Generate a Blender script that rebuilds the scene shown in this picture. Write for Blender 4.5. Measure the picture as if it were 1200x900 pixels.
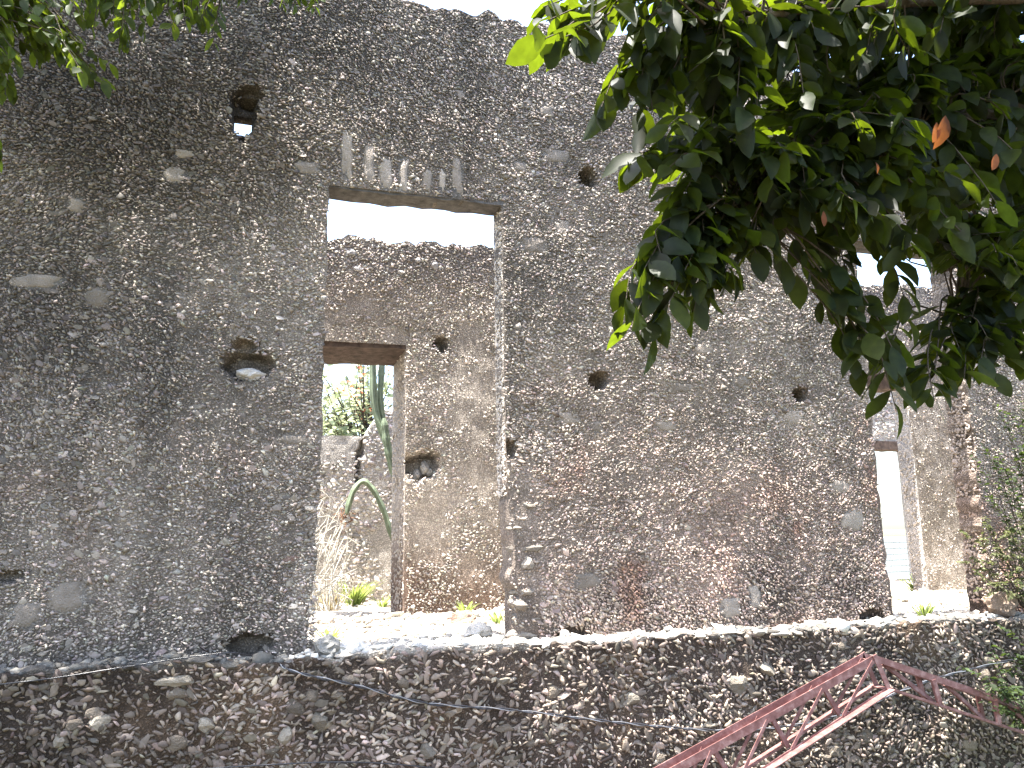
import bpy, math, random
import numpy as np
from mathutils import Matrix, Vector
for o in list(bpy.data.objects): bpy.data.objects.remove(o)
scene = bpy.context.scene
col = scene.collection
R = math.radians

# ------------------------------------------------------------------ camera
# the eye is the origin; X runs along the wall, Y into the building, Z up (metres)
F_PX, YAW, PITCH, ROLL = 935.49, R(16.984), R(10.678), R(-0.9757)
def ray(px, py):
    x = px-600.0; y = 450.0-py
    cr, sr = math.cos(ROLL), math.sin(ROLL)
    x, y = cr*x-sr*y, sr*x+cr*y
    cp, sp = math.cos(PITCH), math.sin(PITCH)
    f = F_PX*cp-y*sp; u = F_PX*sp+y*cp
    cy, sy = math.cos(YAW), math.sin(YAW)
    return np.array([x*cy+f*sy, -x*sy+f*cy, u])
def at(px, py, Y):
    d = ray(px, py); return d*(Y/d[1])
_c = ray(600, 450); _r = ray(601, 450)-_c; _u = ray(600, 449)-_c; _f = _c/np.linalg.norm(_c)
def proj(P):
    P = np.atleast_2d(P); d = P@_f
    d = np.where(np.abs(d) < 1e-6, 1e-6, d)
    return np.stack([600+F_PX*(P@_r)/d, 450-F_PX*(P@_u)/d, d], -1)
cd = bpy.data.cameras.new('camera'); cam = bpy.data.objects.new('camera', cd); col.objects.link(cam)
cd.sensor_width = 36; cd.lens = F_PX/1200*36; cd.clip_start = 0.05; cd.clip_end = 3000
cam.matrix_world = Matrix(((_r[0], _u[0], -_f[0], 0), (_r[1], _u[1], -_f[1], 0), (_r[2], _u[2], -_f[2], 0), (0, 0, 0, 1)))
scene.camera = cam

# ------------------------------------------------------------------ sky, sun, exposure
SUN = Vector((-0.22, -0.036, 0.97)).normalized()
w = bpy.data.worlds.new('World'); scene.world = w; w.use_nodes = True
nt = w.node_tree; bg = nt.nodes['Background']
sky = nt.nodes.new('ShaderNodeTexSky'); sky.sky_type = 'NISHITA'; sky.sun_disc = False
sky.sun_elevation = math.asin(SUN.z); sky.sun_rotation = math.atan2(SUN.x, SUN.y)
sky.air_density = 1.0; sky.dust_density = 2.2; sky.ozone_density = 0.3
nt.links.new(sky.outputs[0], bg.inputs[0]); bg.inputs[1].default_value = 0.15
sl = bpy.data.lights.new('sun', 'SUN'); sl.energy = 4.6; sl.angle = R(0.53); sl.color = (1, 0.955, 0.88)
so = bpy.data.objects.new('sun', sl); col.objects.link(so); so.location = (0, 0, 30)
so.rotation_euler = SUN.to_track_quat('Z', 'Y').to_euler()
scene.view_settings.view_transform = 'Standard'; scene.view_settings.look = 'None'
scene.view_settings.gamma = 1; scene.view_settings.use_curve_mapping = False
scene.view_settings.exposure = 2.55

# ------------------------------------------------------------------ helpers
rng = np.random.default_rng(7); random.seed(7)
def _hash(ix, iy, iz, seed):
    h = (ix.astype(np.int64)*374761393 + iy.astype(np.int64)*668265263 + iz.astype(np.int64)*2147483647 + seed*1274126177) & 0xffffffff
    h = ((h ^ (h >> 13))*1274126177) & 0xffffffff
    h = ((h ^ (h >> 16))*2246822519) & 0xffffffff
    return ((h ^ (h >> 15)) & 0xffffff)/float(0xffffff)
def vnoise(x, y, seed=0):
    x = np.asarray(x, float); y = np.asarray(y, float)
    ix = np.floor(x); iy = np.floor(y); fx = x-ix; fy = y-iy
    fx = fx*fx*(3-2*fx); fy = fy*fy*(3-2*fy); z = np.zeros_like(ix)
    a = _hash(ix, iy, z, seed); b = _hash(ix+1, iy, z, seed); c = _hash(ix, iy+1, z, seed); d = _hash(ix+1, iy+1, z, seed)
    return (a*(1-fx)+b*fx)*(1-fy)+(c*(1-fx)+d*fx)*fy
def fbm(x, y, s=1.0, seed=0, o=4):
    t = 0; a = 1; n = 0
    for k in range(o):
        t = t+a*vnoise(np.asarray(x)/s, np.asarray(y)/s, seed+k*17); n += a; a *= 0.5; s *= 0.5
    return t/n
def sstep(a, b, x):
    t = np.clip((np.asarray(x, float)-a)/(b-a), 0, 1); return t*t*(3-2*t)

def tag(o, label=None, cat=None, group=None, kind=None):
    if label: o['label'] = label
    if cat: o['category'] = cat
    if group: o['group'] = group
    if kind: o['kind'] = kind
    return o
def empty(name, loc, label, cat, group=None):
    o = bpy.data.objects.new(name, None); col.objects.link(o); o.location = loc; o.empty_display_size = 0.1
    return tag(o, label, cat, group)
def rel(root):
    p = Vector((0, 0, 0)); q = root
    while q is not None: p += q.location; q = q.parent
    return p
def make_mesh(name, V, F, mats, cols=None, smooth=False, mi=None):
    """V (n,3); F an (m,3) or (m,4) array or a list of polygons"""
    me = bpy.data.meshes.new(name)
    V = np.asarray(V, np.float32)
    if isinstance(F, np.ndarray):
        m, k = F.shape
        me.vertices.add(len(V)); me.vertices.foreach_set('co', V.ravel())
        me.loops.add(m*k); me.loops.foreach_set('vertex_index', F.astype(np.int32).ravel())
        me.polygons.add(m); me.polygons.foreach_set('loop_start', np.arange(0, m*k, k, dtype=np.int32))
        me.update(calc_edges=True); me.validate()
    else:
        me.from_pydata([tuple(map(float, v)) for v in V], [], [tuple(map(int, f)) for f in F]); me.update()
    for m_ in (mats if isinstance(mats, (list, tuple)) else [mats]): me.materials.append(m_)
    if cols is not None:
        a = me.color_attributes.new('col', 'FLOAT_COLOR', 'POINT')
        c = np.ones((len(V), 4), np.float32); c[:, :3] = cols; a.data.foreach_set('color', c.ravel())
    if smooth: me.polygons.foreach_set('use_smooth', np.ones(len(me.polygons), bool))
    if mi is not None: me.polygons.foreach_set('material_index', np.asarray(mi, np.int32))
    return me
def put(name, me, parent=None, loc=None, kind=None, M=None):
    o = bpy.data.objects.new(name, me); col.objects.link(o)
    if parent is not None:
        o.parent = parent
        if M is not None:
            M = M.copy(); M.translation = M.translation-rel(parent); o.matrix_local = M
        else:
            o.location = (Vector(loc) if loc is not None else Vector((0, 0, 0)))-rel(parent)
    else:
        if M is not None: o.matrix_world = M
        elif loc is not None: o.location = loc
    if kind: o['kind'] = kind
    return o
class MB:
    def __init__(s): s.V = []; s.F = []; s.n = 0
    def add(s, V, F):
        V = np.asarray(V, float); s.V.append(V); s.F += [tuple(i+s.n for i in f) for f in F]; s.n += len(V)
    def box(s, lo, hi, jit=0.0):
        x0, y0, z0 = lo; x1, y1, z1 = hi
        V = np.array([(x0, y0, z0), (x1, y0, z0), (x1, y1, z0), (x0, y1, z0), (x0, y0, z1), (x1, y0, z1), (x1, y1, z1), (x0, y1, z1)], float)
        if jit: V += rng.normal(0, jit, V.shape)
        s.add(V, [(0, 3, 2, 1), (4, 5, 6, 7), (0, 1, 5, 4), (1, 2, 6, 5), (2, 3, 7, 6), (3, 0, 4, 7)])
    def tube(s, P, r, k=6, cap=True):
        P = np.asarray(P, float); n = len(P); r = np.broadcast_to(np.asarray(r, float), (n,))
        T = np.gradient(P, axis=0); T /= np.linalg.norm(T, axis=1)[:, None]+1e-9
        up = np.array([0, 0, 1.0]) if abs(T[0][2]) < 0.9 else np.array([1.0, 0, 0])
        V = []
        for i in range(n):
            a = np.cross(T[i], up); a /= np.linalg.norm(a)+1e-9; b = np.cross(a, T[i]); up = b
            for j in range(k):
                t = 2*math.pi*j/k; V.append(P[i]+r[i]*(math.cos(t)*a+math.sin(t)*b))
        F = [(i*k+j, i*k+(j+1) % k, (i+1)*k+(j+1) % k, (i+1)*k+j) for i in range(n-1) for j in range(k)]
        if cap: F += [tuple(range(k-1, -1, -1)), tuple((n-1)*k+j for j in range(k))]
        s.add(V, F)
    def bar(s, a, b, wv, hv):
        """a straight bar from a to b with half-extent vectors wv, hv"""
        a, b, wv, hv = map(lambda q: np.asarray(q, float), (a, b, wv, hv))
        V = [a-wv-hv, a+wv-hv, a+wv+hv, a-wv+hv, b-wv-hv, b+wv-hv, b+wv+hv, b-wv+hv]
        s.add(V, [(0, 3, 2, 1), (4, 5, 6, 7), (0, 1, 5, 4), (1, 2, 6, 5), (2, 3, 7, 6), (3, 0, 4, 7)])
    def build(s, name, mat, parent=None, smooth=False, kind=None):
        return put(name, make_mesh(name, np.concatenate(s.V), s.F, mat, smooth=smooth), parent, kind=kind)
def spline(P, n):
    P = np.asarray(P, float); t = np.linspace(0, len(P)-1, n); out = []
    Q = np.vstack([2*P[0]-P[1], P, 2*P[-1]-P[-2]])
    for u in t:
        i = min(int(u), len(P)-2); f = u-i; a, b, c, d = Q[i:i+4]
        out.append(0.5*((2*b)+(-a+c)*f+(2*a-5*b+4*c-d)*f*f+(-a+3*b-3*c+d)*f**3))
    return np.array(out)

# ------------------------------------------------------------------ materials
def mat(name):
    m = bpy.data.materials.new(name); m.use_nodes = True
    return m, m.node_tree, m.node_tree.nodes['Principled BSDF']
def N(t, ty, **kw):
    n = t.nodes.new(ty)
    for k, v in kw.items(): setattr(n, k, v)
    return n
def stone_mat(name, source, lo=0.72, hi=1.25, scale=22, bump=0.5, bdist=0.012, rough=0.92, fine=90, grain=False):
    """colour from the mesh ('col' attribute) or the object colour, broken up by noise, with grain relief"""
    m, t, b = mat(name); L = t.links.new
    tc = N(t, 'ShaderNodeTexCoord')
    if source == 'attr': src = N(t, 'ShaderNodeAttribute', attribute_name='col'); so_ = src.outputs['Color']
    elif source == 'object': src = N(t, 'ShaderNodeObjectInfo'); so_ = src.outputs['Color']
    else:
        src = N(t, 'ShaderNodeRGB'); src.outputs[0].default_value = (*source, 1); so_ = src.outputs[0]
    geo = N(t, 'ShaderNodeNewGeometry')
    n1 = N(t, 'ShaderNodeTexNoise'); n1.inputs['Scale'].default_value = scale; n1.inputs['Detail'].default_value = 6; n1.inputs['Roughness'].default_value = 0.65
    n2 = N(t, 'ShaderNodeTexNoise'); n2.inputs['Scale'].default_value = fine; n2.inputs['Detail'].default_value = 4
    L(geo.outputs['Position'], n1.inputs['Vector']); L(geo.outputs['Position'], n2.inputs['Vector'])
    mr = N(t, 'ShaderNodeMapRange'); mr.inputs[1].default_value = 0.3; mr.inputs[2].default_value = 0.7; mr.inputs[3].default_value = lo; mr.inputs[4].default_value = hi
    L(n1.outputs[0], mr.inputs[0])
    mx = N(t, 'ShaderNodeMix', data_type='RGBA', blend_type='MULTIPLY'); mx.inputs[0].default_value = 1
    L(so_, mx.inputs[6]); L(mr.outputs[0], mx.inputs[7])
    outc = mx.outputs[2]
    ad = N(t, 'ShaderNodeMath', operation='ADD'); L(n1.outputs[0], ad.inputs[0]); L(n2.outputs[0], ad.inputs[1])
    if grain:                                                               # grit too fine to model: small pale grains in the binder
        vo = N(t, 'ShaderNodeTexVoronoi'); vo.inputs['Scale'].default_value = 62; vo.inputs['Randomness'].default_value = 1
        dn = N(t, 'ShaderNodeTexNoise'); dn.inputs['Scale'].default_value = 25; L(geo.outputs['Position'], dn.inputs['Vector'])
        mv = N(t, 'ShaderNodeMix', data_type='RGBA', blend_type='LINEAR_LIGHT'); mv.inputs[0].default_value = 0.012; L(geo.outputs['Position'], mv.inputs[6]); L(dn.outputs['Color'], mv.inputs[7])
        L(mv.outputs[2], vo.inputs['Vector'])
        gr = N(t, 'ShaderNodeMapRange'); gr.inputs[1].default_value = 0.15; gr.inputs[2].default_value = 0.55; gr.inputs[3].default_value = 1.35; gr.inputs[4].default_value = 0.6
        L(vo.outputs['Distance'], gr.inputs[0])
        m2 = N(t, 'ShaderNodeMix', data_type='RGBA', blend_type='MULTIPLY'); m2.inputs[0].default_value = 1; L(outc, m2.inputs[6]); L(gr.outputs[0], m2.inputs[7]); outc = m2.outputs[2]
        a2 = N(t, 'ShaderNodeMath', operation='MULTIPLY_ADD'); L(gr.outputs[0], a2.inputs[0]); a2.inputs[1].default_value = 0.8; L(ad.outputs[0], a2.inputs[2]); ad = a2
    L(outc, b.inputs['Base Color'])
    bp = N(t, 'ShaderNodeBump'); bp.inputs['Strength'].default_value = bump; bp.inputs['Distance'].default_value = bdist
    L(ad.outputs[0], bp.inputs['Height']); L(bp.outputs[0], b.inputs['Normal'])
    b.inputs['Roughness'].default_value = rough; b.inputs['Specular IOR Level'].default_value = 0.2
    return m
M_mortar = stone_mat('mortar', 'attr', bump=0.8, grain=True)
M_chip = stone_mat('stone_chips', 'attr', 0.8, 1.2, 40, 0.3, 0.006, 0.8)
M_chipo = stone_mat('stone_chip', 'object', 0.8, 1.2, 40, 0.3, 0.006, 0.8)
M_rubble = stone_mat('pale_rubble', 'attr', 0.75, 1.2, 9, 0.7, 0.02)
M_ground = stone_mat('ground_dirt', 'attr', 0.6, 1.3, 3, 0.8, 0.04)
M_lintel = stone_mat('weathered_timber', (0.088, 0.064, 0.052), 0.4, 1.6, 14, 0.6, 0.01)
M_lintel_grey = stone_mat('grey_timber', (0.115, 0.108, 0.105), 0.5, 1.4, 14, 0.6, 0.01)
M_block = stone_mat('concrete_block', 'object', 0.85, 1.12, 12, 0.3, 0.006)
M_cactus = stone_mat('cactus_skin', (0.17, 0.21, 0.14), 0.7, 1.25, 12, 0.2, 0.006, 0.55)
M_bark = stone_mat('bark', (0.075, 0.06, 0.045), 0.6, 1.4, 30, 0.8, 0.01)
M_dry = stone_mat('dry_stem', (0.50, 0.47, 0.41), 0.7, 1.2, 30, 0.3, 0.004)
def leaf_mat(name, c, tc, trans=0.4, rough=0.55, var=0.5):
    m, t, b = mat(name); L = t.links.new
    g = N(t, 'ShaderNodeNewGeometry'); oi = N(t, 'ShaderNodeObjectInfo')
    ad = N(t, 'ShaderNodeMath', operation='ADD'); L(g.outputs['Random Per Island'], ad.inputs[0]); L(oi.outputs['Random'], ad.inputs[1])
    fr = N(t, 'ShaderNodeMath', operation='FRACT'); L(ad.outputs[0], fr.inputs[0])
    mr = N(t, 'ShaderNodeMapRange'); mr.inputs[3].default_value = 1-var; mr.inputs[4].default_value = 1+var; L(fr.outputs[0], mr.inputs[0])
    tcn = N(t, 'ShaderNodeTexCoord'); n1 = N(t, 'ShaderNodeTexNoise'); n1.inputs['Scale'].default_value = 30; L(g.outputs['Position'], n1.inputs['Vector'])
    mr2 = N(t, 'ShaderNodeMapRange'); mr2.inputs[1].default_value = 0.3; mr2.inputs[2].default_value = 0.7; mr2.inputs[3].default_value = 0.8; mr2.inputs[4].default_value = 1.2; L(n1.outputs[0], mr2.inputs[0])
    mu = N(t, 'ShaderNodeMath', operation='MULTIPLY'); L(mr.outputs[0], mu.inputs[0]); L(mr2.outputs[0], mu.inputs[1])
    def tint(cc):
        mx = N(t, 'ShaderNodeMix', data_type='RGBA', blend_type='MULTIPLY'); mx.inputs[0].default_value = 1
        mx.inputs[6].default_value = (*cc, 1); L(mu.outputs[0], mx.inputs[7]); return mx.outputs[2]
    L(tint(c), b.inputs['Base Color']); b.inputs['Roughness'].default_value = rough; b.inputs['Specular IOR Level'].default_value = 0.18
    tr = N(t, 'ShaderNodeBsdfTranslucent'); L(tint(tc), tr.inputs['Color'])
    ms = N(t, 'ShaderNodeMixShader'); ms.inputs[0].default_value = trans
    L(b.outputs[0], ms.inputs[1]); L(tr.outputs[0], ms.inputs[2]); L(ms.outputs[0], t.nodes['Material Output'].inputs['Surface'])
    return m
M_leaf = leaf_mat('broad_leaf', (0.0075, 0.0125, 0.005), (0.34, 0.48, 0.015), 0.15)
M_leaf_left = leaf_mat('broad_leaf_light', (0.028, 0.046, 0.013), (0.27, 0.36, 0.02), 0.38)
M_leaf_dry = leaf_mat('withered_leaf', (0.16, 0.055, 0.02), (0.5, 0.17, 0.04), 0.4)
M_leaf_shrub = leaf_mat('shrub_leaf', (0.03, 0.046, 0.018), (0.12, 0.18, 0.03), 0.25)
M_leaf_olive = leaf_mat('olive_shrub_leaf', (0.10, 0.11, 0.055), (0.2, 0.23, 0.07), 0.3)
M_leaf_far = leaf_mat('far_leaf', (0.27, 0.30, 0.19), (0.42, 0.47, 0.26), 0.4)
M_flower = leaf_mat('orange_flower', (0.5, 0.12, 0.06), (0.6, 0.2, 0.1), 0.4)
M_pinkfl = leaf_mat('pink_flower', (0.55, 0.3, 0.3), (0.6, 0.35, 0.35), 0.4)
M_grass = leaf_mat('weed_blade', (0.15, 0.19, 0.065), (0.30, 0.38, 0.08), 0.4)
M_straw = leaf_mat('straw', (0.4, 0.34, 0.2), (0.4, 0.33, 0.18), 0.3)
m, t, b = mat('red_oxide_paint'); L = t.links.new
g = N(t, 'ShaderNodeNewGeometry'); n1 = N(t, 'ShaderNodeTexNoise'); n1.inputs['Scale'].default_value = 14; n1.inputs['Detail'].default_value = 8; n1.inputs['Roughness'].default_value = 0.7
L(g.outputs['Position'], n1.inputs['Vector']); cr = N(t, 'ShaderNodeValToRGB')
cr.color_ramp.elements[0].position = 0.3; cr.color_ramp.elements[0].color = (0.10, 0.040, 0.036, 1)
cr.color_ramp.elements[1].position = 0.72; cr.color_ramp.elements[1].color = (0.34, 0.22, 0.205, 1)
e = cr.color_ramp.elements.new(0.5); e.color = (0.185, 0.085, 0.078, 1)
L(n1.outputs[0], cr.inputs[0]); L(cr.outputs[0], b.inputs['Base Color']); b.inputs['Roughness'].default_value = 0.55
bp = N(t, 'ShaderNodeBump'); bp.inputs['Strength'].default_value = 0.25; bp.inputs['Distance'].default_value = 0.003; L(n1.outputs[0], bp.inputs['Height']); L(bp.outputs[0], b.inputs['Normal'])
M_red = m
m, t, b = mat('cable_sheath'); b.inputs['Base Color'].default_value = (0.03, 0.03, 0.035, 1); b.inputs['Roughness'].default_value = 0.3
M_cable = m
m, t, b = mat('bare_wire'); b.inputs['Base Color'].default_value = (0.32, 0.32, 0.33, 1); b.inputs['Roughness'].default_value = 0.35; b.inputs['Metallic'].default_value = 0.8
M_wire = m

# ------------------------------------------------------------------ the setting: ground and floor
FLOOR = -0.80
def ground_z(x, y):
    zf = -1.65-0.72*sstep(1.5, 4.6, y)
    zb = -1.05-0.55*sstep(13, 20, y)
    z = np.where(np.asarray(y) < 9, zf, zb)
    return z+(fbm(x, y, 1.3, 5)-0.5)*0.10
gx = np.concatenate([[-900, -300, -100, -40, -20], np.linspace(-12, 20, 97), [26, 40, 80, 160, 400, 1000]])
gy = np.concatenate([[-600, -200, -60, -20, -10], np.linspace(-6, 8.9, 46), np.linspace(9.1, 34, 60), [40, 60, 100, 200, 500, 1500]])
GX, GY = np.meshgrid(gx, gy); GZ = ground_z(GX, GY)
nx, ny = len(gx), len(gy); ii = np.arange(nx*ny).reshape(ny, nx)
Fq = np.stack([ii[:-1, :-1], ii[:-1, 1:], ii[1:, 1:], ii[1:, :-1]], -1).reshape(-1, 4)
n = fbm(GX, GY, 2.0, 9).ravel()
gc = np.array([0.17, 0.13, 0.085])*(0.6+0.8*n[:, None])
gc = np.where((fbm(GX, GY, 3.5, 31).ravel() > 0.52)[:, None], np.array([0.09, 0.105, 0.045])*(0.7+0.6*n[:, None]), gc)
put('ground', make_mesh('ground', np.stack([GX, GY, GZ], -1).reshape(-1, 3), Fq, M_ground, gc, True), kind='structure')

# rubble floor of the roofless rooms, one broken limestone sheet with an edge
def floor_z(x, y):
    z = FLOOR+(fbm(x, y, 0.5, 71)-0.5)*0.07+(fbm(x, y, 0.11, 72)-0.5)*0.05
    z = z+0.06*sstep(7.3, 7.9, y)*sstep(8.05, 7.9, y)                               # litter against the inner wall
    z = z+0.05*np.exp(-((np.asarray(x)-1.6)**2/0.2+(np.asarray(y)-6.9)**2/0.3))
    return z-0.08*sstep(9.5, 12.0, y)
fx = np.concatenate([np.linspace(-7, -0.6, 30), np.linspace(-0.55, 3.2, 150), np.linspace(3.25, 4.6, 24), np.linspace(4.65, 9.5, 150), np.linspace(9.6, 14, 30)])
fy = np.concatenate([np.linspace(5.98, 8.6, 100), np.linspace(8.65, 12.6, 50)])
GX, GY = np.meshgrid(fx, fy); GZ = floor_z(GX, GY); GZ[-1, :] = -1.7
nx, ny = len(fx), len(fy); ii = np.arange(nx*ny).reshape(ny, nx)
Fq = np.stack([ii[:-1, :-1], ii[:-1, 1:], ii[1:, 1:], ii[1:, :-1]], -1).reshape(-1, 4)
n = fbm(GX, GY, 0.35, 88).ravel()[:, None]; n2 = fbm(GX, GY, 0.09, 89).ravel()[:, None]
fc = np.array([0.46, 0.42, 0.35])*(0.55+0.5*n+0.35*n2)
brn = (sstep(0.5, 0.62, fbm(GX, GY, 0.4, 90))*sstep(6.7, 7.3, GY)).ravel()[:, None]
fc = fc*(1-brn*0.6)+np.array([0.16, 0.11, 0.075])*brn*0.6
floor = put('floor', make_mesh('floor', np.stack([GX, GY, GZ], -1).reshape(-1, 3), Fq, M_rubble, fc, True), kind='structure')

# ------------------------------------------------------------------ stone chips
ph = (1+5**0.5)/2
ICO_V = np.array([(-1, ph, 0), (1, ph, 0), (-1, -ph, 0), (1, -ph, 0), (0, -1, ph), (0, 1, ph), (0, -1, -ph), (0, 1, -ph), (ph, 0, -1), (ph, 0, 1), (-ph, 0, -1), (-ph, 0, 1)])/math.sqrt(1+ph*ph)
ICO_F = np.array([(0, 11, 5), (0, 5, 1), (0, 1, 7), (0, 7, 10), (0, 10, 11), (1, 5, 9), (5, 11, 4), (11, 10, 2), (10, 7, 6), (7, 1, 8), (3, 9, 4), (3, 4, 2), (3, 2, 6), (3, 6, 8), (3, 8, 9), (4, 9, 5), (2, 4, 11), (6, 2, 10), (8, 6, 7), (9, 8, 1)])
def chip_arrays(P, A, Bw, C, ang, tilt, cols, jit=0.24, fine=False):
    """ellipsoidal splinters: long half-axis A in the wall plane (angle ang), Bw across, C out of the wall"""
    n = len(P)
    BV_, BF_ = (OCT_V, OCT_F) if fine else (ICO_V, ICO_F); nb = len(BV_)
    v = np.repeat(BV_[None], n, 0)+rng.normal(0, jit*(1.3 if fine else 1), (n, nb, 3))
    v = v*np.stack([A, C, Bw], -1)[:, None, :]
    ct, st = np.cos(tilt)[:, None], np.sin(tilt)[:, None]
    y = v[..., 1]*ct-v[..., 2]*st; z = v[..., 1]*st+v[..., 2]*ct
    ca, sa = np.cos(ang)[:, None], np.sin(ang)[:, None]
    x2 = v[..., 0]*ca-z*sa; z2 = v[..., 0]*sa+z*ca
    V = np.stack([x2, y, z2], -1)+P[:, None, :]
    F = (BF_[None]+(np.arange(n)*nb)[:, None, None]).reshape(-1, 3)
    return V.reshape(-1, 3), F, np.repeat(cols, nb, 0)
OCT_V = np.array([(1, 0, 0), (-1, 0, 0), (0, 1, 0), (0, -1, 0), (0, 0, 1), (0, 0, -1)], float)
OCT_F = np.array([(0, 2, 4), (2, 1, 4), (1, 3, 4), (3, 0, 4), (2, 0, 5), (1, 2, 5), (3, 1, 5), (0, 3, 5)])
CHIP_PROTO = [make_mesh('stone_chip', ICO_V+rng.normal(0, 0.15, (12, 3)), ICO_F, M_chipo) for k in range(10)]

class Wall:
    """A rubble wall: mortar body with openings and holes, its front face a relief, chips set into it."""
    def __init__(s, name, label, x0, x1, zb, ztop, yf, thick, res, openings, holes, colour, relief, seed, edge=None, xres=None):
        s.yf, s.relief, s.holes, s.openings, s.colour, s.seed, s.thick = yf, relief, holes, openings, colour, seed, thick
        s.ztop, s.x0, s.x1, s.zb = ztop, x0, x1, zb
        s.root = empty(name, ((x0+x1)/2, yf, zb), label, 'wall')
        kx = sorted({x0, x1, *[o[0] for o in openings], *[o[1] for o in openings]})
        kz = sorted({zb, *[o[2] for o in openings if o[2] > zb], *[o[3] for o in openings]})
        X = np.concatenate([np.linspace(a, b, max(2, int(round((b-a)/res))+1))[:-1] for a, b in zip(kx[:-1], kx[1:])]+[[x1]])
        Z = np.concatenate([np.linspace(a, b, max(2, int(round((b-a)/res))+1))[:-1] for a, b in zip(kz[:-1], kz[1:])]+[np.zeros(0)])
        zl = kz[-1]; top = np.linspace(0, 1, int(round((float(np.max(ztop(X)))-zl)/res))+1)
        nx = len(X); nzl = len(Z); nz = nzl+len(top)
        GX = np.repeat(X[None], nz, 0); GZ = np.zeros((nz, nx))
        GZ[:nzl] = Z[:, None]; GZ[nzl:] = zl+(ztop(X)-zl)[None]*top[:, None]
        cx = (GX[:-1, :-1]+GX[1:, 1:])/2; cz = np.minimum((GZ[:-1, :-1]+GZ[1:, 1:])/2, 1e9)
        keep = np.ones(cx.shape, bool)
        for o in openings: keep &= ~((cx > o[0]) & (cx < o[1]) & (cz > o[2]) & (cz < o[3]))
        DX = np.zeros_like(GX)
        if edge: DX = edge(GX, GZ)
        y = s.surf(GX, GZ)
        rag = (fbm(GX*1.0, GZ, 0.07, seed+50)-0.5)
        FV = np.stack([GX+DX, y, GZ], -1).reshape(-1, 3)
        BV = np.stack([GX+DX*0.6, yf+(thick(GX) if callable(thick) else thick)+(fbm(GX, GZ, 0.5, seed+5)-0.5)*0.03, GZ], -1).reshape(-1, 3)
        nv = nx*nz; ii = np.arange(nv).reshape(nz, nx)
        q = np.stack([ii[:-1, :-1], ii[:-1, 1:], ii[1:, 1:], ii[1:, :-1]], -1)[keep]
        faces = [q, q[:, ::-1]+nv]
        E = np.concatenate([q[:, [0, 1]], q[:, [1, 2]], q[:, [2, 3]], q[:, [3, 0]]])
        key = E[:, 0].astype(np.int64)*nv+E[:, 1]; rk = E[:, 1].astype(np.int64)*nv+E[:, 0]
        bd = E[~np.isin(key, rk)]
        # the thickness of the wall, in three strips so that tops and reveals are rough too
        mids = []
        base = 2*nv; ring = np.unique(bd); idx = -np.ones(nv, int)
        allV = [FV, BV]; prev = np.arange(nv)
        side_src = []
        for k, f in enumerate((0.33, 0.67)):
            idx = -np.ones(nv, int); idx[ring] = base+np.arange(len(ring)); base += len(ring)
            Pm = FV[ring]*(1-f)+BV[ring]*f
            Pm = Pm+np.stack([rng.normal(0, 0.006, len(ring)), np.zeros(len(ring)), rng.normal(0, 0.008, len(ring))], -1)
            allV.append(Pm); side_src.append(ring)
            faces.append(np.stack([prev[bd[:, 1]], prev[bd[:, 0]], idx[bd[:, 0]], idx[bd[:, 1]]], -1)); prev = idx.copy()
        faces.append(np.stack([prev[bd[:, 1]], prev[bd[:, 0]], bd[:, 0]+nv, bd[:, 1]+nv], -1))
        mc, cc, emb = s.colour(GX.ravel(), GZ.ravel())
        C = np.concatenate([mc, mc]+[mc[r_] for r_ in side_src])
        V = np.concatenate(allV); F = np.concatenate(faces)
        used = np.unique(F); re = -np.ones(len(V), int); re[used] = np.arange(len(used))
        s.body = put('mortar_body', make_mesh('mortar_body', V[used], re[F], M_mortar, C[used], True), s.root); s.body.data.set_sharp_from_angle(angle=R(48))
    def surf(s, X, Z):
        y = s.yf+(fbm(X, Z, 0.9, s.seed)-0.5)*s.relief*2+(fbm(X, Z, 0.16, s.seed+1)-0.5)*s.relief*0.8+(fbm(X, Z, 0.05, s.seed+2, 2)-0.5)*s.relief*0.35
        for (hx, hz, rx, rz, dep) in s.holes:
            wob = 1+(fbm(X, Z, 0.10, s.seed+3)-0.5)*0.9
            d = np.sqrt(((X-hx)/rx)**2+((Z-hz)/rz)**2)*wob
            y = y+dep*1.1*sstep(1.05, 0.82, d)
        return y
    def inside(s, X, Z, m=0.012):
        k = (Z < s.ztop(X)-0.01) & (X > s.x0) & (X < s.x1) & (Z > s.zb)
        for o in s.openings: k &= ~((X > o[0]-m) & (X < o[1]+m) & (Z > o[2]-m) & (Z < o[3]+m))
        for (hx, hz, rx, rz, dep) in s.holes: k &= (((X-hx)/rx)**2+((Z-hz)/rz)**2) > 0.75
        return k
    def chips(s, regions, cw, ch, a_mean, thin, dep, n_parts=0, keepf=None, angf=None, fine=False):
        Ps = []
        for (x0, x1, z0, z1) in regions:
            X, Z = np.meshgrid(np.arange(x0, x1, cw), np.arange(z0, z1, ch))
            X = X+(np.arange(X.shape[0]) % 2)[:, None]*cw*0.5
            X = (X+rng.uniform(-0.48, 0.48, X.shape)*cw).ravel(); Z = (Z+rng.uniform(-0.5, 0.5, Z.shape)*ch).ravel()
            Ps.append(np.stack([X, Z], -1))
        P = np.concatenate(Ps); X, Z = P[:, 0], P[:, 1]
        k = s.inside(X, Z)
        mc, cc, emb = s.colour(X, Z)
        k &= rng.random(len(X)) > emb*0.75
        if keepf is not None: k &= keepf(X, Z)
        X, Z, cc, emb = X[k], Z[k], cc[k], emb[k]; n = len(X)
        A = a_mean*np.exp(rng.normal(0, 0.40, n))*(0.8+0.5*fbm(X, Z, 0.5, s.seed+9)); A = np.minimum(A, a_mean*2.6)
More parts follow.
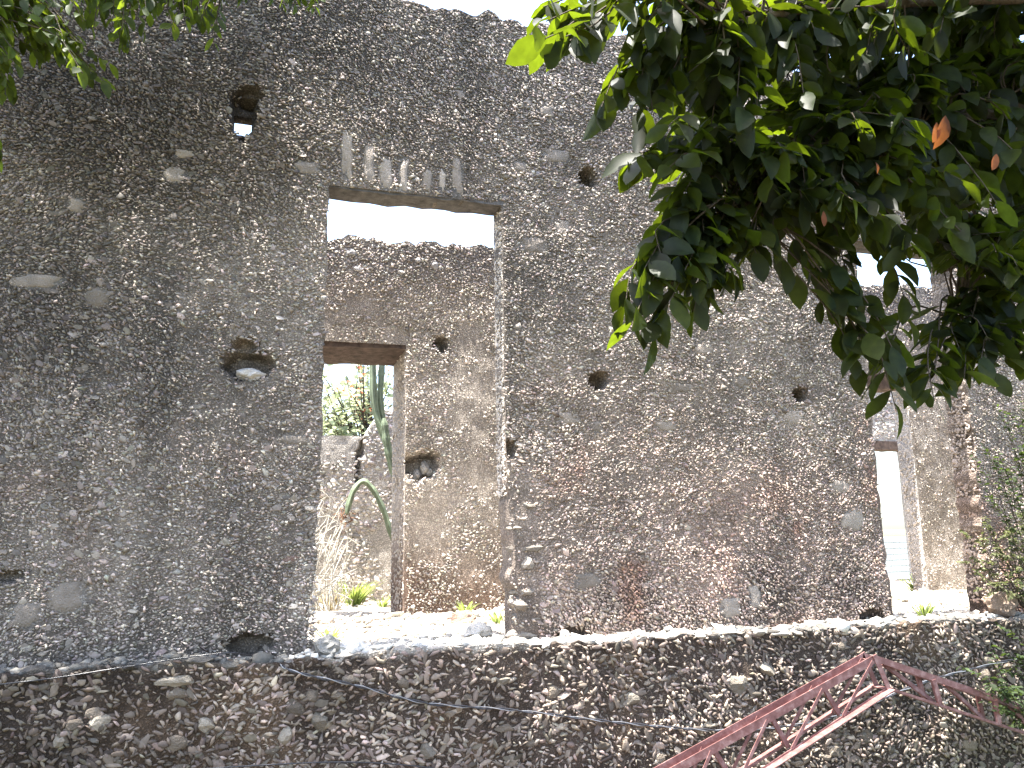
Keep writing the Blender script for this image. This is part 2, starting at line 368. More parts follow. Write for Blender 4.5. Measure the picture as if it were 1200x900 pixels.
        Bw = A*rng.uniform(thin[0], thin[1], n); C = np.minimum(rng.uniform(dep[0], dep[1], n), A); big = sstep(1.2*a_mean, 2.3*a_mean, A); C = C*(1-0.35*big)
        ang = (fbm(X, Z, 0.8, s.seed+10)-0.5)*2.6+rng.normal(0, 0.5, n)-0.15
        if angf is not None: ang = angf(X, Z, ang)
        Y = s.surf(X, Z)-C*(rng.uniform(-0.15, 0.55, n)-0.75*emb)
        cols = cc*np.exp(rng.normal(0, 0.34, n))[:, None]*(1+rng.normal(0, 0.03, (n, 3)))
        cols = cols*(1-0.30*big)[:, None]
        P = np.stack([X, Y, Z], -1); tilt = rng.normal(0, 0.28, n)-0.12
        order = np.argsort(-A*Bw)
        if n_parts:
            vis = proj(P); inside = (vis[:, 0] > 0) & (vis[:, 0] < 1200) & (vis[:, 1] > 0) & (vis[:, 1] < 900)
            score = np.where(inside, A*Bw/vis[:, 2]**2, 0); order = np.argsort(-score)
            for j in order[:n_parts]:
                M = Matrix.Translation(Vector(P[j])) @ Matrix.Rotation(-ang[j], 4, 'Y') @ Matrix.Rotation(tilt[j], 4, 'X') @ Matrix.Diagonal((A[j], C[j], Bw[j], 1))
                o = put('stone_chip', CHIP_PROTO[j % 10], s.root, M=M); o.color = (*np.clip(cols[j], 0, 1), 1)
            r_ = order[n_parts:]
        else: r_ = order
        V, F, CC = chip_arrays(P[r_], A[r_], Bw[r_], C[r_], ang[r_], tilt[r_], cols[r_], fine=fine)
        put('stone_chips', make_mesh('stone_chips', V, F, M_chip, CC), s.root, kind='stuff')
        return n

def blob(P, size, seed, jit=0.22, sub=1, flat=1.0):
    """a rough stone: subdivided icosahedron pushed about by noise; returns verts, faces (triangles)"""
    V = [tuple(v) for v in ICO_V]; F = [tuple(f) for f in ICO_F]
    for _ in range(sub):
        cache = {}; NF = []
        def mid(a, b_):
            k = (min(a, b_), max(a, b_))
            if k not in cache:
                q = np.array(V[a])+np.array(V[b_]); q /= np.linalg.norm(q); cache[k] = len(V); V.append(tuple(q))
            return cache[k]
        for a, b_, c in F:
            x, y, z = mid(a, b_), mid(b_, c), mid(c, a); NF += [(a, x, z), (b_, y, x), (c, z, y), (x, y, z)]
        F = NF
    V = np.array(V); r_ = np.random.default_rng(seed)
    d = r_.normal(0, 1, (5, 3)); d /= np.linalg.norm(d, axis=1)[:, None]
    for k in range(5): V = V-np.clip(V@d[k]-0.62, 0, 1)[:, None]*d[k]*0.8          # a few broken flats
    V = V*(1+r_.normal(0, jit*0.35, (len(V), 1)))
    return V*np.asarray(size)+np.asarray(P), F

# ------------------------------------------------------------------ wall colours (weathering, lichen and the ledge's painted tree shade; albedo)
def px_blob(X, Z, px, py, r_, Y=6.0):
    p = at(px, py, Y); return np.exp(-((X-p[0])**2+(Z-p[2])**2)/(r_*r_))
PATCH = [(115, 348, .075, .075), (45, 330, .16, .05), (625, 287, .12, .075), (668, 490, .10, .05), (822, 410, .09, .055), (362, 197, .11, .05),
         (652, 182, .13, .06), (90, 240, .07, .06), (640, 130, .07, .05), (610, 195, .06, .05), (868, 448, .08, .06), (350, 515, .12, .04), (800, 455, .10, .04),
         (660, 265, .06, .07), (700, 500, .06, .05), (540, 110, .05, .04), (215, 180, .07, .035), (205, 205, .08, .06), (855, 712, .10, .09), (885, 700, .06, .1),
         (407, 183, .045, .21), (433, 192, .045, .17), (453, 203, .05, .15), (473, 203, .045, .16), (502, 211, .035, .11), (519, 211, .03, .10), (537, 207, .045, .18),
         (80, 700, .12, .10), (30, 720, .10, .08), (780, 500, .12, .05), (930, 490, .08, .07), (690, 680, .14, .06), (985, 570, .09, .06), (1000, 610, .10, .10)]
PATCHW = [(at(a, b_, 6.0)[0], at(a, b_, 6.0)[2], c, d) for a, b_, c, d in PATCH]
def front_colour(X, Z):
    lo = fbm(X, Z, 1.6, 201, 4); md = fbm(X, Z, 0.45, 202, 4); hi = fbm(X, Z, 0.13, 203, 3)
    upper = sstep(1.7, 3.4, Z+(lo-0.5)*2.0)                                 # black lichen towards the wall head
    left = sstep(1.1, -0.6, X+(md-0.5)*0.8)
    warm = sstep(1.6, -0.4, Z+(lo-0.5)*1.6)*sstep(0.9, 2.6, X)
    grime = np.clip(px_blob(X, Z, 170, 190, .55)+px_blob(X, Z, 60, 120, .5)+0.8*px_blob(X, Z, 60, 360, .6)+0.6*px_blob(X, Z, 190, 440, .5)+0.7*px_blob(X, Z, 640, 330, .5)+0.6*px_blob(X, Z, 430, 60, .9), 0, 1)*sstep(0.25, 0.6, md+0.15)
    streak = sstep(0.50, 0.72, fbm(X*6.0, Z*0.8, 1.5, 206, 4))*sstep(0.35, 0.7, fbm(X, Z, 1.3, 207, 3)+0.1)
    grime = np.clip(grime+0.40*streak, 0, 1)
    rust = np.clip(px_blob(X, Z, 690, 560, .38)+px_blob(X, Z, 900, 640, .6)+px_blob(X, Z, 690, 640, .3), 0, 1)*sstep(0.35, 0.65, md)
    red = 0.55*rust+sstep(0.60, 0.78, fbm(X, Z, 0.4, 204, 5))*sstep(1.5, 0.3, Z)*0.6*(0.35+0.65*sstep(0.3, 1.6, X))
    mort = np.array([0.312, 0.266, 0.226])*(0.6+0.8*md)[:, None]
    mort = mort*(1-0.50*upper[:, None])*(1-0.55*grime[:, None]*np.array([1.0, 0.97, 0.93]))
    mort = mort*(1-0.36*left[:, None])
    mort = mort*(1-warm[:, None]*0.75)+np.array([0.325, 0.243, 0.200])*(0.55+0.8*md)[:, None]*warm[:, None]*0.75
    mort = mort*(1-red[:, None]*0.5)+np.array([0.20, 0.105, 0.078])*red[:, None]*0.5
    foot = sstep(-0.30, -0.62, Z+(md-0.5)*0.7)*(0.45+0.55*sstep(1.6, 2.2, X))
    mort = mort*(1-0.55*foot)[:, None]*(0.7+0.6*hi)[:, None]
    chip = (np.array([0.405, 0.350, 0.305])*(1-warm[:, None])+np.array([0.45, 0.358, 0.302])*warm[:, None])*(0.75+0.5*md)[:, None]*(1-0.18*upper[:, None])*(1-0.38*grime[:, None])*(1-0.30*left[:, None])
    chip = chip*(1-red[:, None]*0.45*np.array([0.2, 0.8, 1.0]))
    emb = np.clip(sstep(0.48, 0.72, fbm(X, Z, 0.38, 205, 5))*0.42-upper*0.4, 0, 1)
    # plaster ghosts with few chips
    for (x, z, rx, rz) in PATCHW:
        d = np.sqrt(((X-x)/rx)**2+((Z-z)/rz)**2)+(hi-0.5)*0.9
        k = sstep(1.15, 0.7, d)
        mort = mort*(1-0.55*k[:, None])+np.array([0.34, 0.325, 0.305])*(0.65+0.6*hi[:, None])*0.55*k[:, None]; emb = np.maximum(emb, k)
    return mort, chip, emb
def plinth_colour(X, Z):
    md = fbm(X, Z, 0.5, 302, 4); hi = fbm(X, Z, 0.12, 303, 3)
    och = sstep(0.52, 0.66, fbm(X, Z, 0.6, 304, 4))
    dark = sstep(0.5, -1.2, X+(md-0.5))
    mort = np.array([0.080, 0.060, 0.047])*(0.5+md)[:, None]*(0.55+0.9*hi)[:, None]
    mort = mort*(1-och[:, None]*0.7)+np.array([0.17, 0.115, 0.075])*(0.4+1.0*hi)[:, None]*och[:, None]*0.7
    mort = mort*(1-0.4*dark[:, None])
    shade_lichen = ((1-0.7*sstep(0.35, 0.05, X))*(1-0.6*sstep(0.45, 0.6, fbm(X, X*0+3, 0.3, 732, 4))*sstep(1.6, 1.9, X)))[:, None]  # tree shade painted on the left ledge, lichen patches on the right
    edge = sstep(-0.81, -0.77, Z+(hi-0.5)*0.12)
    mort = mort*(1-edge[:, None])+np.array([0.40, 0.37, 0.33])*shade_lichen*(0.5+0.9*hi)[:, None]*edge[:, None]
    chip = np.array([0.275, 0.222, 0.180])*(0.4+0.9*md)[:, None]*(1-0.45*dark[:, None])
    emb = sstep(0.44, 0.70, fbm(X, Z, 0.33, 305, 5))*0.5
    return mort, chip, emb
def inner_colour(X, Z):
    md = fbm(X, Z, 0.5, 402, 4); hi = fbm(X, Z, 0.12, 403, 3); lo = fbm(X, Z, 1.2, 404, 3)
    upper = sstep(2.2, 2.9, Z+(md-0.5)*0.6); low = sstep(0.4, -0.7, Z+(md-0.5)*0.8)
    rt = sstep(5, 6, X)[:, None]
    mort = (np.array([0.54, 0.475, 0.41])*(1-rt)+np.array([0.58, 0.545, 0.51])*rt)*(0.65+0.6*md)[:, None]*(0.75+0.5*hi)[:, None]
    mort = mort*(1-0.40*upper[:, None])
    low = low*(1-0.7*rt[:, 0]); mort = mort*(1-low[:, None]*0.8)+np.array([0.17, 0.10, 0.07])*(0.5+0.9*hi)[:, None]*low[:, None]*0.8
    chip = np.array([0.54, 0.485, 0.43])*(0.75+0.5*md)[:, None]
    emb = np.clip(sstep(0.5, 0.64, fbm(X, Z, 0.4, 405, 4))-upper+0.75*rt[:, 0], 0, 1)
    return mort, chip, emb
def third_colour(X, Z):
    md = fbm(X, Z, 0.5, 502, 4); hi = fbm(X, Z, 0.12, 503, 3)
    mort = np.array([0.52, 0.48, 0.43])*(0.6+0.7*md)[:, None]*(0.7+0.6*hi)[:, None]
    return mort, np.array([0.46, 0.42, 0.38])*(0.7+0.6*md)[:, None], sstep(0.4, 0.6, fbm(X, Z, 0.4, 505, 4))

# ------------------------------------------------------------------ front wall
top_front = lambda X: 4.46+(fbm(X, X*0+3, 0.9, 601, 4)-0.5)*0.22+(fbm(X, X*0+9, 0.12, 602, 3)-0.5)*0.13
OP_L = (0.36, 1.775, -1.2, 2.715); OP_R = (5.28, 6.43, -1.2, 2.715)
HOLE_T = (-0.37, -0.235, 3.075, 3.27)
def front_edge(X, Z):
    d = np.zeros_like(X)
    def push(xe, prof, fall=0.10):
        return prof*np.exp(-np.abs(X-xe)/fall)
    nz1 = (fbm(Z, Z*0+1, 0.10, 611, 3)-0.5); nz2 = (fbm(Z, Z*0+5, 0.12, 612, 3)-0.5); st = (vnoise(Z/0.11, Z*0+7.5, 613)-0.35)
    zz = sstep(2.9, 2.7, Z)
    d = d+push(0.36, zz*(nz1*0.035-0.10*sstep(-0.25, -0.5, Z)*(0.6+nz1)-0.02*sstep(0.4, 0.0, Z)))
    d = d+push(1.775, zz*(nz2*0.03+sstep(0.45, 0.15, Z)*(0.03+0.17*st)))
    d = d+push(5.28, zz*(nz2*0.05+0.05*sstep(0.3, -0.3, Z)*st))
    d = d+push(6.43, zz*(nz1*0.07+0.05*st*sstep(1.6, 1.2, Z)))
    return d
H = lambda px, py, rx, rz, dep, Y=6.0: (at(px, py, Y)[0], at(px, py, Y)[2], rx, rz, dep)
fholes = [H(286, 132, .12, .19, .13), H(293, 108, .09, .07, .08), H(287, 405, .09, .055, .10), H(290, 428, .185, .10, .17), H(689, 206, .085, .085, .15), H(703, 447, .10, .07, .16),
          H(940, 462, .075, .075, .15), H(292, 756, .16, .08, .12), H(8, 678, .10, .04, .08), H(672, 744, .14, .06, .09), H(1022, 722, .12, .07, .12), H(600, 528, .04, .08, .08)]
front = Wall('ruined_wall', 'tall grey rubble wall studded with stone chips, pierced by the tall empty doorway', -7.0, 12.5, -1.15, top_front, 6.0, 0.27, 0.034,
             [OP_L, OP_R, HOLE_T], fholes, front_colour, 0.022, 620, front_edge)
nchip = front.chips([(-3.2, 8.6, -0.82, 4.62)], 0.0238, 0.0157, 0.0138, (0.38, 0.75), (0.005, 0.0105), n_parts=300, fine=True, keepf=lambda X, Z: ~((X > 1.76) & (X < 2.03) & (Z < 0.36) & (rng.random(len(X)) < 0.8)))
# reveals: chips on the jamb faces (normal along X)
def jamb_chips(root, xe, y0, y1, z0, z1, sign, colf, n, a=0.018, kind='stuff'):
    Y = rng.uniform(y0, y1, n); Z = rng.uniform(z0, z1, n); X = np.full(n, xe)
    mc, cc, emb = colf(X+0.02*sign, Z)
    A = a*np.exp(rng.normal(0, .3, n)); Bw = A*rng.uniform(.45, .8, n); C = rng.uniform(.005, .012, n)
    V, F, CC = chip_arrays(np.stack([Y, X, Z], -1), A, Bw, C, rng.normal(0, .6, n), rng.normal(0, .2, n), cc)
    V = V[:, [1, 0, 2]]; F = F[:, ::-1]
    put('reveal_chips', make_mesh('reveal_chips', V, F, M_chip, CC), root, kind='stuff')
# plaster patches that stand a little proud of the chips
for j, (x, z, rx, rz) in enumerate(PATCHW):
    k = 26; rr = np.random.default_rng(900+j); V = []; F = []
    an = np.linspace(0, 2*math.pi, k, False); rad = 1+(fbm(np.cos(an)*1.4+j*7.3, np.sin(an)*1.4, 0.9, 950, 4)-0.5)*1.7
    yc = float(front.surf(np.array([x]), np.array([z]))[0])
    for ring, (f, h) in enumerate(((0.0, 0.006), (0.45, 0.0055), (0.85, 0.003), (1.0, -0.015))):
        for i in range(k if ring else 1):
            a = 2*math.pi*i/k; ca_, sa_ = math.cos(a), math.sin(a); px_, pz_ = x+rx*f*rad[i]*math.copysign(abs(ca_)**.65, ca_), z+rz*f*(0.35+0.65*rad[i])*math.copysign(abs(sa_)**.65, sa_)
            V.append((px_, float(front.surf(np.array([px_]), np.array([pz_]))[0])-h*rr.uniform(0.7, 1.1), pz_))
    F += [(0, 1+i, 1+(i+1) % k) for i in range(k)]
    for r0 in (1, 1+k): F += [(r0+i, r0+k+i, r0+k+(i+1) % k, r0+(i+1) % k) for i in range(k)]
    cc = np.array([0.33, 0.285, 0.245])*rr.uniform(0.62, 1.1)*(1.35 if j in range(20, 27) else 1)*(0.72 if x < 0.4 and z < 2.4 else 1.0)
    put('plaster_patch', make_mesh('plaster_patch', V, F, M_rubble, np.repeat(cc[None], len(V), 0), True), front.root)
# timber lintels
def lintel(root, x0, x1, y0, y1, z0, z1, m_):
    xs = np.linspace(x0, x1, 12); V = []; F = []
    for i, x in enumerate(xs):
        for (y, z) in ((y0, z0), (y1, z0), (y1, z1), (y0, z1)):
            V.append((x, y+rng.normal(0, .004), z+(rng.normal(0, .006) if z == z0 else 0)))
    for i in range(11):
        for j in range(4): F.append((i*4+j, i*4+(j+1) % 4, (i+1)*4+(j+1) % 4, (i+1)*4+j))
    F += [(3, 2, 1, 0), (44, 45, 46, 47)]
    put('lintel', make_mesh('lintel', V, F, m_), root)
lintel(front.root, 0.28, 1.87, 6.015, 6.262, 2.705, 2.80, M_lintel_grey)
lintel(front.root, 5.20, 6.52, 6.015, 6.262, 2.705, 2.80, M_lintel_grey)
# the right-hand reveal bares its coursed stones towards the bottom
courses = [(585, 603, 596, 640), (603, 613, 598, 625), (614, 623, 596, 618), (622, 632, 597, 616), (632, 650, 597, 642), (651, 671, 602, 628), (672, 688, 601, 626), (688, 700, 598, 628), (700, 717, 597, 622), (717, 735, 598, 640), (736, 755, 597, 641)]
for j, (y0, y1, xa, xb) in enumerate(courses):
    p0 = at(xa, y1, 6.0); p1 = at(xb, y0, 6.0); c = (p0+p1)/2; s_ = np.abs(p1-p0)/2
    V, F = blob((c[0]+0.01, 6.08, c[2]), (s_[0]*1.12, 0.105+0.02*(j % 3), s_[2]*1.12), 40+j)
    base = np.array([0.27, 0.235, 0.20]) if j != 6 else np.array([0.26, 0.30, 0.31])
    put('quoin_stone', make_mesh('quoin_stone', V, F, M_rubble, np.repeat((base*rng.uniform(0.7, 1.15))[None], len(V), 0)), front.root)
for j, (px_, py_, sx, sz) in enumerate([(343, 652, .13, .06), (360, 690, .05, .06), (352, 715, .07, .05), (368, 762, .05, .05), (340, 748, .12, .05), (1032, 642, .06, .05), (1030, 655, .05, .03), (1030, 670, .05, .04),
                                        (1152, 487, .09, .03), (1158, 505, .08, .03), (1162, 525, .08, .035), (1165, 545, .08, .03), (1168, 572, .09, .035), (1170, 590, .08, .03), (1172, 610, .08, .04), (1150, 470, .07, .03)]):
    p = at(px_, py_, 6.0); V, F = blob((p[0], 6.075, p[2]), (sx, 0.09, sz), 70+j)
    base = np.array([0.22, 0.15, 0.125]) if j in (0, 5, 12) else np.array([0.26, 0.225, 0.195])
    put('quoin_stone', make_mesh('quoin_stone', V, F, M_rubble, np.repeat((base*rng.uniform(0.8, 1.2))[None], len(V), 0)), front.root)

# ------------------------------------------------------------------ plinth with its broken, sunlit top
class P_: pass
top_pl = lambda X: FLOOR+(fbm(X, X*0+2, 0.5, 701, 4)-0.5)*0.10+(fbm(X, X*0+4, 0.09, 702, 3)-0.5)*0.07
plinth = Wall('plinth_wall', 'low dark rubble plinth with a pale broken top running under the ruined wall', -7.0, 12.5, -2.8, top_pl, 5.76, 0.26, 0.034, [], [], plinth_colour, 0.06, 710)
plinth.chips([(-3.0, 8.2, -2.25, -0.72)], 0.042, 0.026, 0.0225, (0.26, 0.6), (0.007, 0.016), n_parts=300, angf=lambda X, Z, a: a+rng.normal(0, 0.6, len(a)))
rr = np.random.default_rng(33)
for j in range(96):
    x = -2.2+j*0.097+rr.normal(0, 0.03); sx = rr.uniform(.03, .11); sz = rr.uniform(.015, .042)
    V, F = blob((x, 5.82+rr.uniform(-0.03, 0.10), float(top_pl(np.array([x]))[0])-0.005), (sx, rr.uniform(.06, .09), sz), 300+j)
    cc = np.array([0.40, 0.37, 0.33])*rr.uniform(0.6, 1.1)*(0.30 if x < 0.15 else 1)*(0.42 if rr.random() < 0.42 and not 0.3 < x < 1.75 else 1)  # tree shade put into the left stones' colour; some others dark with lichen
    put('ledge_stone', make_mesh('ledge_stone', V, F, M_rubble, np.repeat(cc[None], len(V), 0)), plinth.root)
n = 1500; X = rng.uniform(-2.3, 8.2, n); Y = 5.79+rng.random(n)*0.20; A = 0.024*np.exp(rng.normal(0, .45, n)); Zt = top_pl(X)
V, F, CC = chip_arrays(np.stack([X, Y, Zt+A*0.1-0.03*(Y < 5.81)], -1), A, A*rng.uniform(.4, .7, n), A*rng.uniform(.5, .9, n), rng.normal(0, .3, n), rng.normal(0, .5, n), np.array([0.47, 0.445, 0.40])*np.exp(rng.normal(0, .3, n))[:, None]*(1-0.74*sstep(0.35, 0.05, X))[:, None]*(1-0.6*sstep(0.48, 0.60, fbm(X, Y, 0.25, 731, 4))*sstep(1.6, 1.9, X))[:, None])  # left rubble darkened by tree shade put into colour; patchy lichen to the right
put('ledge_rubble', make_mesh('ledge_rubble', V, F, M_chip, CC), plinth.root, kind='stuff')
for j, (px_, py_, sx, sz) in enumerate([(120, 848, .10, .07), (70, 868, .07, .06), (205, 800, .14, .045), (375, 845, .07, .09), (865, 800, .13, .11), (900, 785, .10, .06), (1040, 855, .07, .06), (335, 860, .06, .08), (500, 880, .09, .06), (740, 820, .09, .07), (1120, 770, .10, .05), (240, 850, .08, .05), (590, 800, .12, .05), (700, 800, .08, .05)]):
    p = at(px_, py_, 5.76); V, F = blob((p[0], 5.80, p[2]), (sx, 0.085, sz), 500+j)
    cc = np.array([0.24, 0.21, 0.17])*rr.uniform(0.7, 1.2)
    put('bedded_stone', make_mesh('bedded_stone', V, F, M_rubble, np.repeat(cc[None], len(V), 0)), plinth.root)

for j in range(110):
    x, z = rr.uniform(-2.2, 7.6), rr.uniform(-2.1, -0.93); a_ = rr.uniform(.035, .085)*(1.25 if x < 0.5 else 1)
    y = float(plinth.surf(np.array([x]), np.array([z]))[0]); V, F = blob((x, y+0.012, z), (a_, 0.035, a_*rr.uniform(.45, .9)), 560+j)
    cc = np.array([0.20, 0.165, 0.13])*rr.uniform(0.5, 1.3)*(0.8 if x < 0.3 else 1)
    put('bedded_stone', make_mesh('bedded_stone', V, F, M_rubble, np.repeat(cc[None], len(V), 0)), plinth.root)

# ------------------------------------------------------------------ inner wall (2 m behind) and third wall
top_inner = lambda X: 3.05+(fbm(X, X*0+3, 0.7, 801, 4)-0.5)*0.18+(fbm(X, X*0+9, 0.10, 802, 3)-0.5)*0.14
iholes = [H(517, 402, .07, .09, .20, 8.0), H(495, 545, .16, .14, .22, 8.0), H(1138, 566, .07, .075, .2, 8.0), H(1128, 562, .03, .03, .1, 8.0)]
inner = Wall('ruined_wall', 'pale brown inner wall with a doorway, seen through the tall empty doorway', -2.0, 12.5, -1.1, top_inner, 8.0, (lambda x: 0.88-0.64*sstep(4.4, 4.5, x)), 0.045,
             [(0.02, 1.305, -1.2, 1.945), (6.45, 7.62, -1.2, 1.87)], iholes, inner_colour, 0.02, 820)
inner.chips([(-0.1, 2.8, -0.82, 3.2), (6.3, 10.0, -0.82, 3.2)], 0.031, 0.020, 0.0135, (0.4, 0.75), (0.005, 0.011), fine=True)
jamb_chips(inner.root, 1.303, 8.02, 8.86, -0.8, 1.9, 1, inner_colour, 900)
jamb_chips(inner.root, 7.618, 8.02, 8.23, -0.8, 1.85, 1, inner_colour, 300)
jamb_chips(front.root, 6.43, 6.02, 6.26, -0.7, 2.68, 1, front_colour, 1000, 0.016)
jamb_chips(front.root, 1.775, 6.02, 6.26, 0.3, 2.68, 1, inner_colour, 900, 0.014)
lintel(inner.root, -0.08, 1.40, 8.012, 8.872, 1.90, 2.0, M_lintel)
lintel(inner.root, 6.36, 7.50, 7.985, 8.22, 1.70, 1.88, M_lintel)
for j, (px_, py_, s_) in enumerate([(500, 548, .075), (489, 556, .055), (505, 553, .045)]):
    p = at(px_, py_, 8.0); V, F = blob((p[0], 8.09, p[2]), (s_*0.8, s_, s_), 850+j)
    put('hole_stone', make_mesh('hole_stone', V, F, M_rubble, np.repeat(np.array([[0.42, 0.40, 0.37]]), len(V), 0)), inner.root)
for j, (px_, py_, sx, sz) in enumerate([(411, 295, .10, .055), (510, 310, .05, .06), (490, 305, .04, .035), (420, 315, .07, .04), (470, 320, .06, .03)]):
    p = at(px_, py_, 8.0); V, F = blob((p[0], 8.01, p[2]), (sx, 0.04, sz), 870+j)
    put('bedded_stone', make_mesh('bedded_stone', V, F, M_rubble, np.repeat(np.array([[0.42, 0.40, 0.38]]), len(V), 0)), inner.root)
def top_third(X):
    return 1.15+0.55*sstep(1.0, 1.5, X)+0.9*sstep(3.0, 7.0, X)-0.7*sstep(0.8, 0.2, X)+(fbm(X, X*0+3, 0.5, 861, 4)-0.5)*0.35+(fbm(X, X*0+9, 0.10, 862, 3)-0.5)*0.15
third = Wall('ruined_wall', 'furthest broken grey wall, cracked and lowest, seen through the inner doorways', -1.5, 14.0, -1.4, top_third, 11.0, 0.40, 0.05,
             [(8.6, 10.50, -1.5, 1.36)], [(1.16, 0.95, .02, .28, .14), (1.12, 0.6, .018, .22, .12), (1.2, 1.2, .02, .15, .12)], third_colour, 0.03, 880)
third.chips([(0.2, 2.2, -0.9, 2.0), (8.2, 12.0, -0.95, 3.0)], 0.06, 0.04, 0.025, (0.45, 0.8), (0.006, 0.014))
lintel(third.root, 8.5, 10.52, 10.975, 11.38, 1.30, 1.44, M_lintel)
# grey block boundary wall far behind
bw = empty('block_wall', (20.5, 22, -1.9), 'grey concrete block wall far behind, framed low in the narrow bright doorway', 'wall')
bm_ = make_mesh('concrete_block', *[(lambda m__: (np.concatenate(m__.V), m__.F))(q) for q in [MB()] if q.box((-.195, -.07, -.087), (.195, .07, .087)) is None][0], M_block)
bk = MB(); bk.box((17.6, 21.975, -1.95), (26.5, 22.06, -0.36)); bk.build('joint_mortar', stone_mat('joint', (0.55, 0.53, 0.48)), bw)
for r_ in range(9):
    for c in range(22):
        o = put('concrete_block', bm_, bw, (17.9+c*0.40+(0.2 if r_ % 2 else 0), 22, -1.87+r_*0.187)); g_ = rng.uniform(0.58, 0.66); o.color = (g_, g_*0.97, g_*0.90, 1)

# ------------------------------------------------------------------ loose stones on the floor and in holes
def rock(P, size, label, base, seed, sub=2):
    V, F = blob((0, 0, 0), size, seed, 0.25, sub)
    me = make_mesh('loose_stone', V, F, M_rubble, np.repeat(np.array(base)[None], len(V), 0)); o = put('loose_stone', me, None, P)
    o.rotation_euler = (0, 0, rng.uniform(0, 6)); return tag(o, label, 'stone')
p = at(296, 437, 6.0); rock((p[0], 6.07, p[2]-0.01), (.125, .08, .06), 'pale stone wedged in the putlog hole left of the tall doorway', (.46, .43, .40), 11)
p = at(655, 748, 6.0); rock((2.20, 5.92, FLOOR+0.035), (.09, .06, .05), 'rounded grey stone lying on the ledge right of the tall doorway', (.26, .24, .22), 12)
p = at(1155, 705, 6.3); rock((6.75*0.96, 5.93, FLOOR+0.10), (.15, .12, .12), 'rounded brown boulder on the ledge at the foot of the right opening', (.25, .19, .15), 13)
rock((0.42, 5.94, FLOOR+0.06), (.14, .10, .08), 'large grey stone at the left foot of the tall doorway', (.24, .23, .21), 14)
rock((0.62, 5.92, FLOOR+0.03), (.13, .10, .06), 'white sunlit stone on the doorway sill beside the left jamb', (.52, .50, .46), 15)
rock((1.62, 6.35, FLOOR+0.05), (.13, .12, .07), 'flat pale stone on the doorway sill beside the right jamb', (.44, .42, .38), 16)
rock((1.1, 5.9, FLOOR+0.02), (.16, .09, .05), 'flat white slab in the middle of the doorway sill', (.5, .48, .45), 17)
rock((1.72, 7.25, FLOOR+0.07), (.16, .13, .09), 'brown rubble lump on the sunny room floor near the inner wall', (.27, .19, .15), 18)
# rubble crumbs nobody could count
n = 2600; X = np.concatenate([rng.uniform(0.0, 2.8, 1700), rng.uniform(5.0, 8.6, n-1700)]); Y = np.concatenate([rng.uniform(5.95, 8.0, 1700), rng.uniform(5.95, 8.0, n-1700)])
A = 0.018*np.exp(rng.normal(0, .5, n)); Zf = floor_z(X, Y)
V, F, CC = chip_arrays(np.stack([X, Y, Zf+A*0.2], -1), A, A*rng.uniform(.4, .7, n), A*rng.uniform(.5, .9, n), rng.normal(0, .3, n), rng.normal(0, .5, n), np.array([0.46, 0.42, 0.36])*np.exp(rng.normal(0, .3, n))[:, None])
tag(put('rubble_crumbs', make_mesh('rubble_crumbs', V, F, M_chip, CC), kind='stuff'), 'pale stone crumbs scattered over the sunny room floor', 'rubble')

# ------------------------------------------------------------------ roof truss of red-painted steel
YT = 5.05
tr = empty('roof_truss', (3.2, YT, -2.3), 'red painted steel roof truss standing before the plinth at lower right', 'truss')
def TP(px, py, dy=0.0): q = at(px, py, YT); q[1] += dy; return q
GAP = 0.075
apex_t = TP(1018, 766); apex_b = TP(1034, 803)
tl_dir = TP(770, 903)-apex_t; bl_dir = TP(878, 903)-apex_b; tr_dir = TP(1152, 811)-apex_t; br_dir = TP(1165, 846)-apex_b
def ext(a, d, z): k = (z-a[2])/d[2]; return a+d*k
ends = {'tl': ext(apex_t, tl_dir, -2.34), 'bl': ext(apex_b, bl_dir, -2.34), 'tr': ext(apex_t, tr_dir, -1.86), 'br': ext(apex_b, br_dir, -1.86)}
YV = np.array([0, 1.0, 0])
def chord(name, a, b, off, up, flat, flat_in):
    """steel angle: an upright leg of height `up` below the line a-b and a flat leg of width `flat` at its foot"""
    d = (b-a)/np.linalg.norm(b-a); nrm = np.cross(YV, d); nrm *= np.sign(nrm[2]); m_ = MB(); o_ = YV*off
    m_.bar(a+o_-nrm*up/2, b+o_-nrm*up/2, YV*0.003, nrm*up/2)
    c = o_-nrm*(up-0.003)+YV*flat_in*(flat/2+0.003); m_.bar(a+c, b+c, YV*flat/2, nrm*0.003)
    return m_.build(name, M_red, tr)
G1 = 0.055
for s_ in (-1, 1):
    chord('top_chord', apex_t, ends['tl'], s_*G1, 0.056, 0.03, -s_); chord('top_chord', apex_t, ends['tr'], s_*G1, 0.044, 0.03, -s_)
    chord('bottom_chord', apex_b, ends['bl'], s_*G1, 0.018, 0.06, s_); chord('bottom_chord', apex_b, ends['br'], s_*G1, 0.018, 0.035, -s_)
def web(a, b, off, wd, dp=0.006):
    a = np.array(a)+YV*off; b = np.array(b)+YV*off; d = (b-a)/np.linalg.norm(b-a); nrm = np.cross(YV, d); m_ = MB()
    m_.bar(a, b, YV*dp/2, nrm*wd/2); m_.bar(a+nrm*wd/2+YV*0.010, b+nrm*wd/2+YV*0.010, YV*0.010, nrm*0.0025); m_.build('web_bar', M_red, tr)
def on(a, e, k): return a+(e-a)*k
tx = lambda k: on(apex_t, ends['tl'], k); bx_ = lambda k: on(apex_b, ends['bl'], k)
def k_at(a, e, px):                                                         # where along a chord the picture column px falls
    ks = np.linspace(0, 1, 400); return ks[np.argmin(np.abs(proj(a+(e-a)*ks[:, None])[:, 0]-px))]
dz = np.array([0, 0, -0.035])
